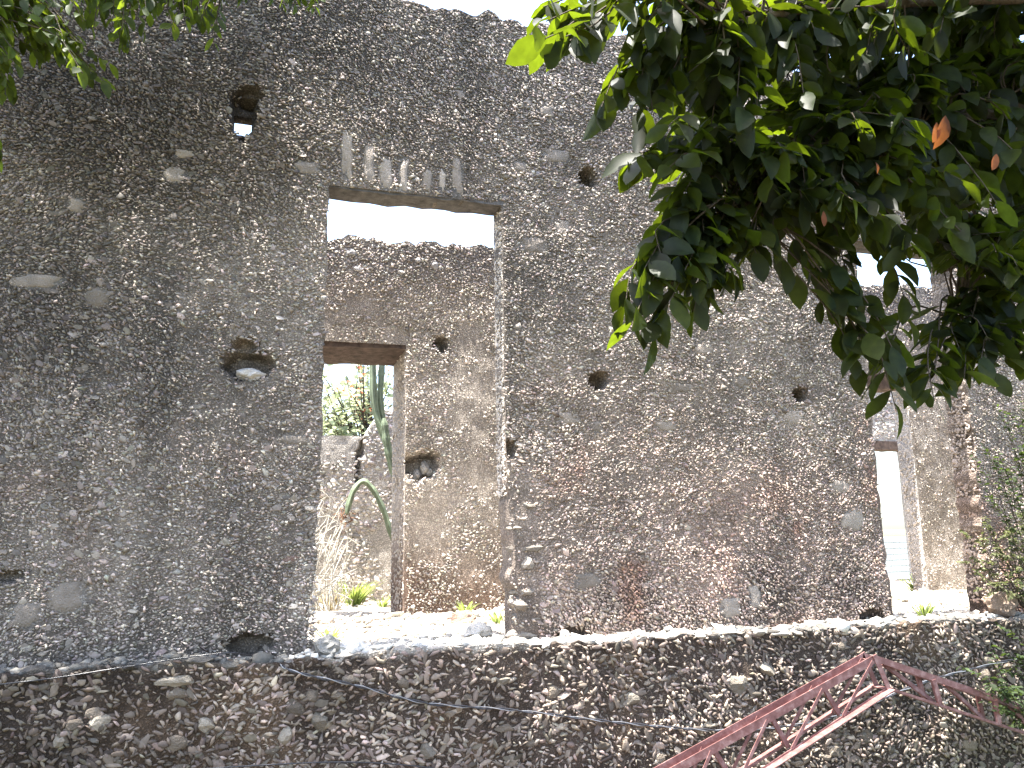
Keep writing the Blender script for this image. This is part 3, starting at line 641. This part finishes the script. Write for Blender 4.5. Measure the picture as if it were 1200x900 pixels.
for (pb, pt, pd) in ((981, 1015, 962), (922, 957, 900), (858, 893, 832), (795, 828, 765), (735, 766, 700)):
    B0 = bx_(k_at(apex_b, ends['bl'], pb)); T0 = tx(k_at(apex_t, ends['tl'], pt))+dz; T1 = tx(k_at(apex_t, ends['tl'], pd))+dz
    web(B0, T0, -G1-0.005, 0.022); web(B0, T0, G1-0.005, 0.022); web(B0, T1, -0.02, 0.032, 0.02)
for (pt, pb, wd, off) in ((1032, 1093, .026, -.02), (1105, 1150, .024, -.02), (1087, 1095, .034, -G1-.004), (1083, 1091, .03, G1), (1158, 1164, .034, -G1-.004), (1153, 1160, .03, G1), (1180, 1215, .024, -.02)):
    T0 = on(apex_t, ends['tr'], k_at(apex_t, ends['tr'], pt))+dz; B0 = on(apex_b, ends['br'], k_at(apex_b, ends['br'], pb)); web(T0, B0, off, wd)
for s_ in (-G1-0.008, G1+0.004):
    m_ = MB(); a = apex_t+np.array([-0.004, s_, 0]); b_ = apex_b+np.array([0, s_, -0.015]); d = (b_-a)/np.linalg.norm(b_-a)
    m_.bar(a, b_, YV*0.004, np.cross(YV, d)*0.018); m_.build('apex_post', M_red, tr)
m_ = MB(); m_.bar(apex_b+np.array([-.05, 0, -.012]), apex_b+np.array([.01, 0, -.012]), YV*G1, np.array([0, 0, .003])); m_.build('apex_plate', M_red, tr)

# ------------------------------------------------------------------ cables
def cable(name, pts, r_, m_, label, twist=0):
    P = spline(pts, 60)
    root = empty(name, tuple(P[0]), label, 'cable') if twist else None
    if not twist:
        mb = MB(); mb.tube(P, r_, 6); o = mb.build(name, m_, None, True); return tag(o, label, 'cable')
    P = spline(pts, 260); t_ = np.linspace(0, 1, 260)*2*math.pi*22
    for k, (ph_, mm, rr_) in enumerate(((0, m_, r_), (math.pi*0.9, M_wire, r_*0.7))):
        Q = P+np.stack([np.zeros(260), np.cos(t_+ph_)*r_*1.1, np.sin(t_+ph_)*r_*1.1], -1)
        mb = MB(); mb.tube(Q, rr_, 6); mb.build('strand', mm, root, True)
    return root
c1 = [at(x, y, 5.70) for x, y in ((318, 779), (345, 787), (420, 804), (500, 824), (600, 832), (700, 844), (780, 852), (850, 856))]+[at(x, y, 5.62) for x, y in ((930, 850), (1000, 833), (1070, 804), (1130, 786), (1210, 768))]
c1[0][1] = 5.86; c1[0][2] += 0.02
cable('cable', c1, 0.0058, M_cable, 'black twisted cable sagging across the plinth below the tall doorway', 1)
c2 = [at(x, y, 5.70) for x, y in ((-40, 806), (60, 795), (150, 781), (230, 769), (272, 765))]; c2.append(at(300, 770, 5.9)); c2.append(at(312, 772, 6.05))
cable('cable', c2, 0.0045, M_cable, 'thin dark cable rising along the left ledge into a hole', 0)
c3 = [at(x, y, 5.64) for x, y in ((180, 905), (300, 897), (400, 893), (480, 897), (560, 908))]
cable('cable', c3, 0.0045, M_cable, 'thin cable hanging low at the bottom edge of the plinth', 0)

# ------------------------------------------------------------------ leaves and trees
def leaf_template(kind=0, fold=0.25, droop=0.25, wid=0.27, serr=0.0):
    st = [(0.0, 0.0), (0.16, 0.55), (0.38, 0.96), (0.6, 1.0), (0.82, 0.62), (1.0, 0.0)]
    V = []; F = []
    for t_, w_ in st: V.append((t_, 0, -droop*t_*t_))
    for s_ in (1, -1):
        for t_, w_ in st[1:-1]: V.append((t_+0.02, s_*w_*wid, fold*w_*wid-droop*t_*t_+rng.normal(0, 0.012)))
    F = [(0, 1, 6), (1, 2, 7, 6), (2, 3, 8, 7), (3, 4, 9, 8), (4, 5, 9), (0, 10, 1), (1, 10, 11, 2), (2, 11, 12, 3), (3, 12, 13, 4), (4, 13, 5)]
    return np.array(V), F
TRIS = lambda F: np.array([t_ for f in F for t_ in ([f] if len(f) == 3 else [(f[0], f[1], f[2]), (f[0], f[2], f[3])])])
LEAFS = [leaf_template(0, f, d, w_) for f, d, w_ in ((.25, .12, .22), (.40, .25, .24), (.1, .3, .25), (.5, .15, .21), (-.1, .2, .25), (.3, .4, .23))]
def leaf_meshes(m_, name='leaf'): return [make_mesh(name, v, f, m_, smooth=True) for v, f in LEAFS]
def frames(D, Nn):
    D = D/np.linalg.norm(D, axis=1)[:, None]; Y_ = np.cross(Nn, D); Y_ /= np.linalg.norm(Y_, axis=1)[:, None]+1e-9; Z_ = np.cross(D, Y_)
    return np.stack([D, Y_, Z_], -1)
def grow_leaves(twigs, per, length, droop, spread, r_):
    """twigs: list of point arrays; leaves alternate along the outer part. Returns base points, axes, normals, lengths"""
    P, D, Nn, S = [], [], [], []
    for T in twigs:
        n_ = len(T); k = max(2, int(per*r_.uniform(0.7, 1.3)))
        for j in range(k):
            u = 0.35+0.65*(j+r_.uniform(0, .6))/k; u = min(u, 1.0); i = min(int(u*(n_-1)), n_-2); f = u*(n_-1)-i
            q = T[i]*(1-f)+T[i+1]*f; tan = T[i+1]-T[i]; tan = tan/(np.linalg.norm(tan)+1e-9)
            side = np.cross(tan, (0, 0, 1)); side /= np.linalg.norm(side)+1e-9; side *= (1 if j % 2 else -1)
            if u > 0.96: side *= 0.2
            d = tan*0.55+side*spread*r_.uniform(.6, 1.2)+np.array([0, 0, -droop*r_.uniform(.3, 1.5)])+r_.normal(0, .22, 3)
            nn = np.array([0, 0, 1.0])+r_.normal(0, .5, 3)+side*0.3
            P.append(q); D.append(d); Nn.append(nn); S.append(length*r_.uniform(.62, 1.15))
    return np.array(P), np.array(D), np.array(Nn), np.array(S)
def place_leaves(root, P, D, Nn, S, m_, n_parts, r_, stuff_name='foliage', protos=None):
    B = frames(D, Nn); kind = r_.integers(0, len(LEAFS), len(P))
    v = proj(P+D/np.linalg.norm(D, axis=1)[:, None]*S[:, None]*0.5)
    inside = (v[:, 0] > 0) & (v[:, 0] < 1200) & (v[:, 1] > 0) & (v[:, 1] < 900) & (v[:, 2] > 0.3)
    edge = np.zeros(len(P))
    score = np.where(inside, S/np.maximum(v[:, 2], .3), 0); order = np.argsort(-score); parts = order[:n_parts]
    if n_parts:
        protos = protos or leaf_meshes(m_)
        for j in parts:
            M = Matrix(B[j].tolist()).to_4x4() @ Matrix.Diagonal((S[j], S[j], S[j], 1)); M.translation = Vector(P[j])
            put('leaf', protos[kind[j]], root, M=M)
    rest = order[n_parts:]; Vs = []; Fs = []; off = 0
    for k, (lv, lf) in enumerate(LEAFS):
        idx = rest[kind[rest] == k]
        if not len(idx): continue
        V = np.einsum('nij,vj->nvi', B[idx]*S[idx][:, None, None], lv)+P[idx][:, None, :]
        tf = TRIS(lf); Fs.append((tf[None]+(np.arange(len(idx))*len(lv))[:, None, None]).reshape(-1, 3)+off); Vs.append(V.reshape(-1, 3)); off += len(idx)*len(lv)
    if Vs: put(stuff_name, make_mesh(stuff_name, np.concatenate(Vs), np.concatenate(Fs), m_, smooth=True), root, kind='stuff')
def in_poly(x, y, poly):
    k = False; j = len(poly)-1
    for i in range(len(poly)):
        xi, yi = poly[i]; xj, yj = poly[j]
        if (yi > y) != (yj > y) and x < (xj-xi)*(y-yi)/(yj-yi)+xi: k = not k
        j = i
    return k
def twig_to(tip, src, r_, sag=0.12, n_=9):
    a = np.array(src); b_ = np.array(tip); m1 = a*0.6+b_*0.4+r_.normal(0, .05, 3)+np.array([0, 0, sag]); m2 = a*0.2+b_*0.8+r_.normal(0, .03, 3)+np.array([0, 0, sag*0.7])
    return spline([a, m1, m2, b_], n_)

# right-hand tree: trunk stands right of the frame, its limbs reach over the view
r_ = np.random.default_rng(21)
tree = empty('broadleaf_tree', (5.3, 1.5, -1.75), 'dark broad-leaved tree hanging over the upper right of the view', 'tree')
mb = MB(); trunk = spline([(5.3, 1.5, -1.9), (5.25, 1.55, -0.6), (5.05, 1.7, 1.0), (4.8, 1.9, 2.4)], 16); mb.tube(trunk, np.linspace(.17, .10, 16), 12); mb.build('trunk', M_bark, tree, True)
limbs = [spline(q, 24) for q in ([(4.9, 1.8, 1.9), (4.3, 2.2, 2.5), (3.3, 2.6, 2.75), (2.3, 2.9, 2.65), (1.7, 3.0, 2.5)],
                                 [(4.9, 1.9, 1.6), (3.9, 2.5, 2.0), (2.9, 2.7, 1.85), (2.2, 2.75, 1.55), (1.85, 2.75, 1.3)], [(4.95, 1.8, 1.4), (4.4, 2.6, 1.45), (3.6, 2.9, 1.3), (3.1, 2.9, 1.0)], [(4.9, 1.9, 1.7), (3.6, 2.3, 2.3), (2.4, 2.45, 2.2), (1.7, 2.4, 1.95)],
                                 [(4.85, 1.85, 2.1), (4.4, 2.7, 2.4), (3.7, 3.3, 2.4), (3.0, 3.6, 2.2)],
                                 [(4.8, 1.9, 2.4), (4.3, 2.4, 3.2), (3.2, 2.8, 3.6), (2.2, 3.0, 3.5)],
                                 [(5.0, 1.75, 1.4), (4.7, 2.5, 1.7), (4.3, 3.2, 1.7), (3.8, 3.6, 1.5)],
                                 [(4.8, 1.9, 2.4), (4.9, 2.6, 3.4), (4.6, 3.4, 4.0)], [(4.8, 1.9, 2.4), (5.6, 2.3, 3.2), (6.3, 2.9, 3.6)], [(4.8, 1.9, 2.4), (4.4, 0.8, 3.4), (3.2, -0.6, 4.1), (1.2, -1.2, 4.3), (-0.6, -1.3, 4.2)], [(4.8, 1.9, 2.4), (5.0, 0.6, 3.5), (5.2, -1.0, 4.0)])]  # last two limbs carry the added crown behind the eye
for L_ in limbs: mb = MB(); mb.tube(L_, np.linspace(.05, .012, 24), 8); mb.build('limb', M_bark, tree, True)
LP = np.concatenate(limbs)
core = [(770, -40), (775, 60), (800, 130), (812, 190), (850, 235), (900, 225), (960, 245), (1000, 285), (1040, 300), (1110, 305), (1215, 365), (1250, 370), (1250, -60)]
tips = []
while len(tips) < 600:
    x, y = r_.uniform(740, 1240), r_.uniform(-60, 400)
    if in_poly(x, y, core): tips.append(at(x, y, r_.uniform(2.3, 3.7)))
# loose sprays along the rim of the crown (tip positions as rays with their own distances)
for (x, y, Y) in [(668, 48, 2.1), (640, 25, 2.1), (650, 8, 2.2), (705, 15, 2.3), (765, 60, 2.3), (745, 40, 2.3), (730, 110, 2.4), (705, 125, 2.4), (765, 130, 2.4), (755, 185, 2.5), (790, 180, 2.5), (800, 215, 2.5),
                  (740, 380, 2.5), (760, 350, 2.5), (785, 360, 2.5), (790, 320, 2.5), (775, 300, 2.5), (820, 330, 2.6), (800, 275, 2.6), (840, 280, 2.6), (850, 320, 2.6), (880, 265, 2.7), (930, 270, 2.7), (960, 290, 2.7), (985, 310, 2.7),
                  (1000, 345, 2.7), (1005, 390, 2.6), (1010, 440, 2.6), (1050, 480, 2.5), (1080, 465, 2.5), (1095, 470, 2.45), (1130, 445, 2.5), (1150, 420, 2.5), (1180, 425, 2.5), (1140, 390, 2.6), (1190, 400, 2.5), (1210, 410, 2.5), (770, 330, 2.5), (810, 300, 2.55), (835, 345, 2.6), (865, 295, 2.6), (905, 275, 2.6), (1030, 440, 2.55), (1060, 440, 2.5), (1160, 400, 2.5), (1125, 410, 2.55), (1020, 370, 2.6), (1015, 415, 2.55), (1095, 440, 2.5), (1140, 370, 2.6), (1180, 380, 2.5), (1060, 350, 2.6), (1200, 400, 2.5), (780, 100, 2.4), (770, 160, 2.45), (800, 240, 2.5), (1165, 440, 2.5), (1200, 430, 2.5)]:
    tips.append(at(x, y, Y))
    if x < 870: tips.append(at(x+r_.normal(0, 14), y+r_.normal(0, 12), Y+r_.normal(0, .1)))
# unseen crown added over and behind the photographer to block sky light
k = 0
while k < 620:
    q = np.array([2.6, -0.9, 4.0])+r_.uniform(-1, 1, 3)*np.array([4.2, 2.2, 1.5])
    if (((q-np.array([2.6, -0.9, 4.0]))/np.array([4.2, 2.2, 1.5]))**2).sum() > 1: continue
    tips.append(q); k += 1
# crown outside the frame: above and to the right, added thick to shade the leaves
k = 0
while k < 900:
    q = np.array([3.9, 2.8, 3.9])+r_.uniform(-1, 1, 3)*np.array([2.2, 1.5, 1.3])
    if (((q-np.array([3.9, 2.8, 3.9]))/np.array([2.2, 1.5, 1.3]))**2).sum() > 1: continue
    v = proj(q)[0]
    if v[1] > -60 and v[0] < 1260: continue
    tips.append(q); k += 1
twigs = []
for q in tips:
    d = np.linalg.norm(LP-q, axis=1)-LP[:, 2]*0.06-LP[:, 0]*0.10+0.25*r_.random(len(LP)); s_ = LP[np.argmin(d)]
    if np.linalg.norm(s_-q) > 0.9:
        s_ = q+(s_-q)/np.linalg.norm(s_-q)*0.9
    twigs.append(twig_to(q, s_, r_))
mb = MB()
for T in twigs: mb.tube(T, np.linspace(.006, .0018, len(T)), 4, False)
mb.build('twigs', M_bark, tree, True, kind='stuff')
P, D, Nn, S = grow_leaves(twigs, 12, 0.15, 0.34, 0.95, r_)
# a clear view of the sky remains beside the crown: leaves that stray there are dropped
v = proj(P); stray = (v[:, 0] < 600) | ((v[:, 0] < 735) & (v[:, 1] > 140) & (v[:, 1] < 330))
P, D, Nn, S = P[~stray], D[~stray], Nn[~stray], S[~stray]
place_leaves(tree, P, D, Nn, S, M_leaf, 300, r_)
# withered orange leaves caught in the crown
prot = leaf_meshes(M_leaf_dry, 'withered_leaf')
for (x, y, Y, s_) in [(1108, 150, 2.2, .13), (1098, 158, 2.2, .08), (1168, 195, 2.2, .08), (965, 262, 2.3, .06), (1026, 205, 2.2, .04)]:
    D1 = np.array([r_.normal(0, .4), -0.1, -1.0]); B = frames(D1[None], np.array([[0.2, -1, .3]]))[0]
    M = Matrix(B.tolist()).to_4x4() @ Matrix.Diagonal((s_, s_, s_, 1)); M.translation = Vector(at(x, y-15, Y)); put('withered_leaf', prot[r_.integers(0, 6)], tree, M=M)

# left-hand tree: overhangs the wall head at upper left
r_ = np.random.default_rng(22)
lt = empty('broadleaf_tree', (-3.6, 3.6, -2.0), 'light green tree whose leaves hang into the upper left corner', 'tree')
mb = MB(); mb.tube(spline([(-3.6, 3.6, -2.3), (-3.6, 3.7, 0), (-3.4, 4.0, 2.2), (-3.1, 4.3, 4.0)], 16), np.linspace(.2, .1, 16), 12); mb.build('trunk', M_bark, lt, True)
limbs = [spline(q, 20) for q in ([(-3.3, 4.1, 3.0), (-2.6, 4.5, 4.1), (-1.6, 4.8, 4.5), (-0.4, 5.0, 4.6), (0.3, 5.0, 4.5)], [(-3.1, 4.3, 4.0), (-2.4, 4.8, 5.0), (-1.2, 5.2, 5.4), (0, 5.4, 5.4)], [(-3.4, 4.0, 2.4), (-2.8, 4.6, 3.3), (-2.3, 4.9, 3.6)], [(-3.1, 4.3, 4.0), (-3.2, 5.2, 5.2), (-2.4, 5.9, 5.9)])]
for L_ in limbs: mb = MB(); mb.tube(L_, np.linspace(.05, .012, 20), 8); mb.build('limb', M_bark, lt, True)
LP = np.concatenate(limbs)
lcore = [(-40, -40), (360, -40), (372, 8), (300, 0), (262, 22), (255, 50), (225, 38), (190, 28), (150, 55), (140, 95), (95, 100), (60, 75), (30, 65), (5, 120), (-40, 110)]
tips = []
while len(tips) < 230:
    x, y = r_.uniform(-40, 375), r_.uniform(-50, 110)
    if in_poly(x, y, lcore): tips.append(at(x, y, r_.uniform(4.3, 5.3)))
for (x, y) in ((370, 15), (345, 5), (330, 8), (-5, 160), (-2, 190), (-6, 215), (-3, 110), (3, 90), (250, 55), (205, 35), (100, 85)): tips.append(at(x, y, 4.7))
k = 0
while k < 520:
    q = np.array([-1.9, 5.2, 5.4])+r_.uniform(-1, 1, 3)*np.array([2.2, 1.2, 1.1])
    if (((q-np.array([-1.9, 5.2, 5.4]))/np.array([2.2, 1.2, 1.1]))**2).sum() > 1: continue
    v = proj(q)[0]
    if v[1] > -40 and v[0] > -40: continue
    tips.append(q); k += 1
twigs = []
for q in tips:
    d = np.linalg.norm(LP-q, axis=1)-LP[:, 2]*0.25; s_ = LP[np.argmin(d)]
    if np.linalg.norm(s_-q) > 1.0: s_ = q+(s_-q)/np.linalg.norm(s_-q)*1.0
    twigs.append(twig_to(q, s_, r_, 0.08))
mb = MB()
for T in twigs: mb.tube(T, np.linspace(.006, .002, len(T)), 4, False)
mb.build('twigs', M_bark, lt, True, kind='stuff')
P, D, Nn, S = grow_leaves(twigs, 11, 0.105, 0.5, 0.85, r_)
place_leaves(lt, P, D, Nn, S, M_leaf_left, 200, r_)

# shrubs at the right edge
def shrub(name, base, tips, label, m_, leaf, per, seed, parts=60):
    r_ = np.random.default_rng(seed); root = empty(name, base, label, 'shrub')
    tw = []
    mb = MB()
    for q in tips:
        a = np.array(base); m1 = a*0.5+np.array(q)*0.5+np.array([r_.normal(0, .04), r_.normal(0, .04), .08]); T = spline([a, m1, q], 10); tw.append(T); mb.tube(T, np.linspace(.007, .002, 10), 5, False)
        for j in range(7):
            s_ = T[r_.integers(4, 9)]; e_ = s_+(np.array(q)-a)*0.15+r_.normal(0, .07, 3); T2 = spline([s_, (s_+e_)/2+np.array([0, 0, .02]), e_], 6); tw.append(T2); mb.tube(T2, np.linspace(.003, .0012, 6), 4, False)
    mb.build('stems', M_bark, root, True)
    P, D, Nn, S = grow_leaves(tw, per, leaf, 0.25, 0.9, r_); place_leaves(root, P, D, Nn, S, m_, parts, r_)
shrub('shrub', (7.0, 5.55, -2.2), [at(x, y, Y) for x, y, Y in ((1165, 535, 5.4), (1160, 548, 5.4), (1180, 500, 5.4), (1195, 485, 5.4), (1190, 530, 5.4), (1205, 550, 5.4), (1215, 500, 5.4), (1175, 545, 5.35), (1230, 470, 5.5), (1225, 580, 5.4))], 'dark green shrub reaching in at the right edge beside the right opening', M_leaf_shrub, 0.055, 14, 41)
shrub('shrub', (6.72, 5.9, -0.78), [at(x, y, Y) for x, y, Y in ((1130, 630, 5.9), (1140, 660, 5.85), (1150, 612, 5.9), (1165, 640, 5.85), (1180, 620, 5.9), (1195, 660, 5.8), (1170, 690, 5.75), (1200, 640, 5.8), (1150, 690, 5.8), (1190, 700, 5.75), (1210, 680, 5.8), (1185, 600, 5.9))], 'olive grey fine-leaved shrub on the ledge right of the right opening', M_leaf_olive, 0.04, 16, 42)
shrub('shrub', (7.05, 5.6, -2.3), [at(x, y, Y) for x, y, Y in ((1180, 760, 5.5), (1195, 745, 5.5), (1190, 785, 5.5), (1205, 770, 5.45), (1160, 815, 5.3), (1175, 830, 5.3), (1195, 815, 5.4), (1145, 808, 4.95), (1165, 800, 4.95), (1150, 820, 4.95), (1175, 815, 4.9), (1190, 825, 4.9), (1160, 812, 4.9), (1205, 830, 4.95))], 'low green shrub at the far right below the ledge by the truss end', M_leaf_shrub, 0.05, 16, 43)

# weeds
def weed(x, y, z, h, n_, label, m_, seed, wide=0.012):
    r_ = np.random.default_rng(seed); root = empty('weed_tuft', (x, y, z), label, 'weed')
    for j in range(n_):
        a = r_.uniform(0, 6.28); le = r_.uniform(.1, .6); hh = h*r_.uniform(.5, 1.1); d = np.array([math.cos(a)*le, math.sin(a)*le, 1]); d /= np.linalg.norm(d)
        b0 = np.array([x, y, z])+np.array([math.cos(a), math.sin(a), 0])*r_.uniform(0, h*0.25); sd = np.cross(d, (0, 0, 1)); sd /= np.linalg.norm(sd); V = []; F = []
        for k, (t_, ww) in enumerate(((0, .6), (.35, 1), (.7, .8), (1, .05))):
            c = b0+d*hh*t_+np.array([math.cos(a), math.sin(a), -0.6])*hh*0.35*t_*t_; V += [c-sd*wide*ww, c+sd*wide*ww]
        F = [(2*k, 2*k+1, 2*k+3, 2*k+2) for k in range(3)]
        put('blade', make_mesh('blade', V, F, m_, smooth=True), root)
fz = lambda x, y: float(floor_z(np.array([x]), np.array([y]))[0])
weed(1.86, 7.75, fz(1.86, 7.75)-.01, .20, 22, 'green weed tuft at the foot of the inner wall in the tall doorway', M_grass, 1)
weed(2.02, 7.2, fz(2.02, 7.2)-.01, .16, 14, 'yellow-green weed tuft on the room floor close to the right jamb', M_grass, 2)
weed(0.50, 6.6, fz(.5, 6.6)-.01, .17, 20, 'green weed tuft on the floor beside the left jamb', M_grass, 3)
weed(1.05, 10.2, fz(1.05, 10.2)-.01, .42, 80, 'large sunlit yellow-green weed clump beyond the inner doorway', M_grass, 4, .012)
weed(0.75, 9.7, fz(.75, 9.7)-.01, .30, 26, 'straw-coloured dry weed clump beyond the inner doorway', M_straw, 5, .012)
weed(1.35, 9.8, fz(1.35, 9.8)-.01, .24, 24, 'small green weed clump beyond the inner doorway by its right jamb', M_grass, 6, .009)
weed(5.62, 5.98, fz(5.62, 6.0), .20, 30, 'bright green weed tuft on the sill of the right opening', M_grass, 7, .008)
weed(7.72, 8.3, fz(7.72, 8.3), .30, 26, 'green weed tuft at the foot of the inner right doorway', M_grass, 8, .012)

# columnar cactus and the bent cactus stem beyond the inner doorway
def ribbed(name, pts, r0, root, ribs=5, n_=28):
    P = spline(pts, n_); T = np.gradient(P, axis=0); T /= np.linalg.norm(T, axis=1)[:, None]; V = []; F = []; k = ribs*4; up = np.array([0, 1.0, 0])
    for i in range(n_):
        a = np.cross(T[i], up); a /= np.linalg.norm(a); b_ = np.cross(a, T[i])
        rr_ = r0*(1-0.85*max(0, (i-(n_-5))/5)**2)*(1+0.10*math.sin(i*1.1))
        for j in range(k):
            t_ = 2*math.pi*j/k; rad = rr_*(0.78+0.34*abs(math.cos(ribs*t_/2))**1.5); V.append(P[i]+rad*(math.cos(t_)*a+math.sin(t_)*b_))
    F = [(i*k+j, i*k+(j+1) % k, (i+1)*k+(j+1) % k, (i+1)*k+j) for i in range(n_-1) for j in range(k)]+[tuple(range(k-1, -1, -1)), tuple((n_-1)*k+j for j in range(k))]
    return put(name, make_mesh(name, V, F, M_cactus), root)
YC = 9.9
cb = at(486, 690, YC); cb[2] = fz(cb[0], YC)-.02
ca = empty('columnar_cactus', tuple(cb), 'tall green columnar cactus leaning beyond the inner doorway lintel', 'cactus')
ribbed('stem', [cb, at(474, 600, YC), at(455, 525, YC), at(440, 480, YC), at(437, 425, YC), at(437, 380, YC)], .043, ca)
ribbed('stem', [at(462, 556, YC+.03), at(453, 510, YC+.03), at(446, 470, YC+.05), at(448, 425, YC+.05), at(449, 385, YC+.05)], .036, ca)
ribbed('stem', [at(466, 570, YC-.05), at(455, 530, YC-.08), at(450, 490, YC-.08)], .04, ca)
yb = 9.6; c0 = at(486, 690, yb); c0[2] = fz(c0[0], yb)-.02
arc = empty('bent_cactus', tuple(c0), 'thin dark green cactus stem bent over in an arch inside the inner doorway', 'cactus')
ribbed('stem', [c0, at(474, 660, yb), at(460, 630, yb), at(452, 605, yb), at(444, 586, yb), at(435, 571, yb), at(425, 564, yb), at(415, 574, yb), at(409, 590, yb), at(406, 603, yb)], .030, arc, 4, 48)
mb = MB(); rr = np.random.default_rng(5)
for j in range(26):
    a = at(406+rr.normal(0, 7), 606+rr.normal(0, 4), yb); mb.tube([a, a+rr.normal(0, .05, 3)], [.008, .004], 4)
mb.build('withered_flower', stone_mat('withered', (0.16, 0.085, 0.05)), arc)

# dry vines by the left jamb of the inner doorway
rr = np.random.default_rng(6); dv0 = (0.72, 9.3, fz(.72, 9.3))
dv = empty('dry_vine', dv0, 'tangle of bleached dry vine stems against the left side of the inner doorway', 'vine')
for j in range(90):
    x0 = rr.uniform(.22, .85); y0 = rr.uniform(9.1, 10.2); h = rr.uniform(.5, 2.0)*(1-0.45*(x0-.22)/.63); z0 = fz(x0, y0)-.02
    pts = [(x0, y0, z0), (x0+rr.normal(0, .08), y0+rr.normal(0, .1), z0+h*.4), (x0+rr.normal(0.03, .14), y0+rr.normal(0, .12), z0+h*.8), (x0+rr.normal(.08, .2), y0+rr.normal(0, .15), z0+h*rr.uniform(.6, 1.05))]
    mb = MB(); mb.tube(spline(pts, 10), np.linspace(.007, .003, 10), 4, False); mb.build('stem', M_dry, dv, True)

# trees and flowering growth beyond the rooms
def back_tree(base, h, rad, label, m_, n_, seed, leaf=.16, fl=None):
    r_ = np.random.default_rng(seed); root = empty('flowering_tree' if fl else 'garden_tree', base, label, 'tree'); base = np.array(base)
    mb = MB(); top = base+np.array([0, 0, h*0.62]); mb.tube(spline([base, base+np.array([.1, 0, h*.3]), top], 8), np.linspace(.12, .05, 8), 8); mb.build('trunk', M_bark, root, True)
    tw = []; mb = MB()
    for j in range(n_):
        u = r_.normal(0, 1, 3); u /= np.linalg.norm(u); q = base+np.array([0, 0, h*.66])+u*np.array([rad, rad, h*.36])*r_.uniform(.35, 1)**.6
        s_ = base+np.array([0, 0, h*r_.uniform(.3, .6)])+r_.normal(0, .1, 3); T = spline([s_, (s_+q)/2+np.array([0, 0, .15]), q], 8); tw.append(T); mb.tube(T, np.linspace(.02, .004, 8), 4, False)
    mb.build('branches', M_bark, root, True)
    P, D, Nn, S = grow_leaves(tw, 14, leaf, .4, .9, r_); place_leaves(root, P, D, Nn, S, m_, 0, r_, 'crown')
    if fl:
        sel = r_.choice(len(P), int(len(P)*.35), False); sel = sel[fbm(P[sel, 0], P[sel, 2], .7, seed) > .5]; place_leaves(root, P[sel]+r_.normal(0, .06, (len(sel), 3)), D[sel], Nn[sel], S[sel]*.8, fl, 0, r_, 'blossom')
gz = lambda x, y: float(ground_z(np.array([x]), np.array([y]))[0])
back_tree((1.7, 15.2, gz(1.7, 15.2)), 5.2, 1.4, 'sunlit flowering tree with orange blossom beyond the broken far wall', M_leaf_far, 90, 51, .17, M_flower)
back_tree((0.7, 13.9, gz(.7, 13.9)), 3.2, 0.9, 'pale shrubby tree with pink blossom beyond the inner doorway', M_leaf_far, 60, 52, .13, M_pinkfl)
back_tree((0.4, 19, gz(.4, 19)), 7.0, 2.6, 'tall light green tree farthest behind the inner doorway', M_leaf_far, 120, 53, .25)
print('chips', nchip)
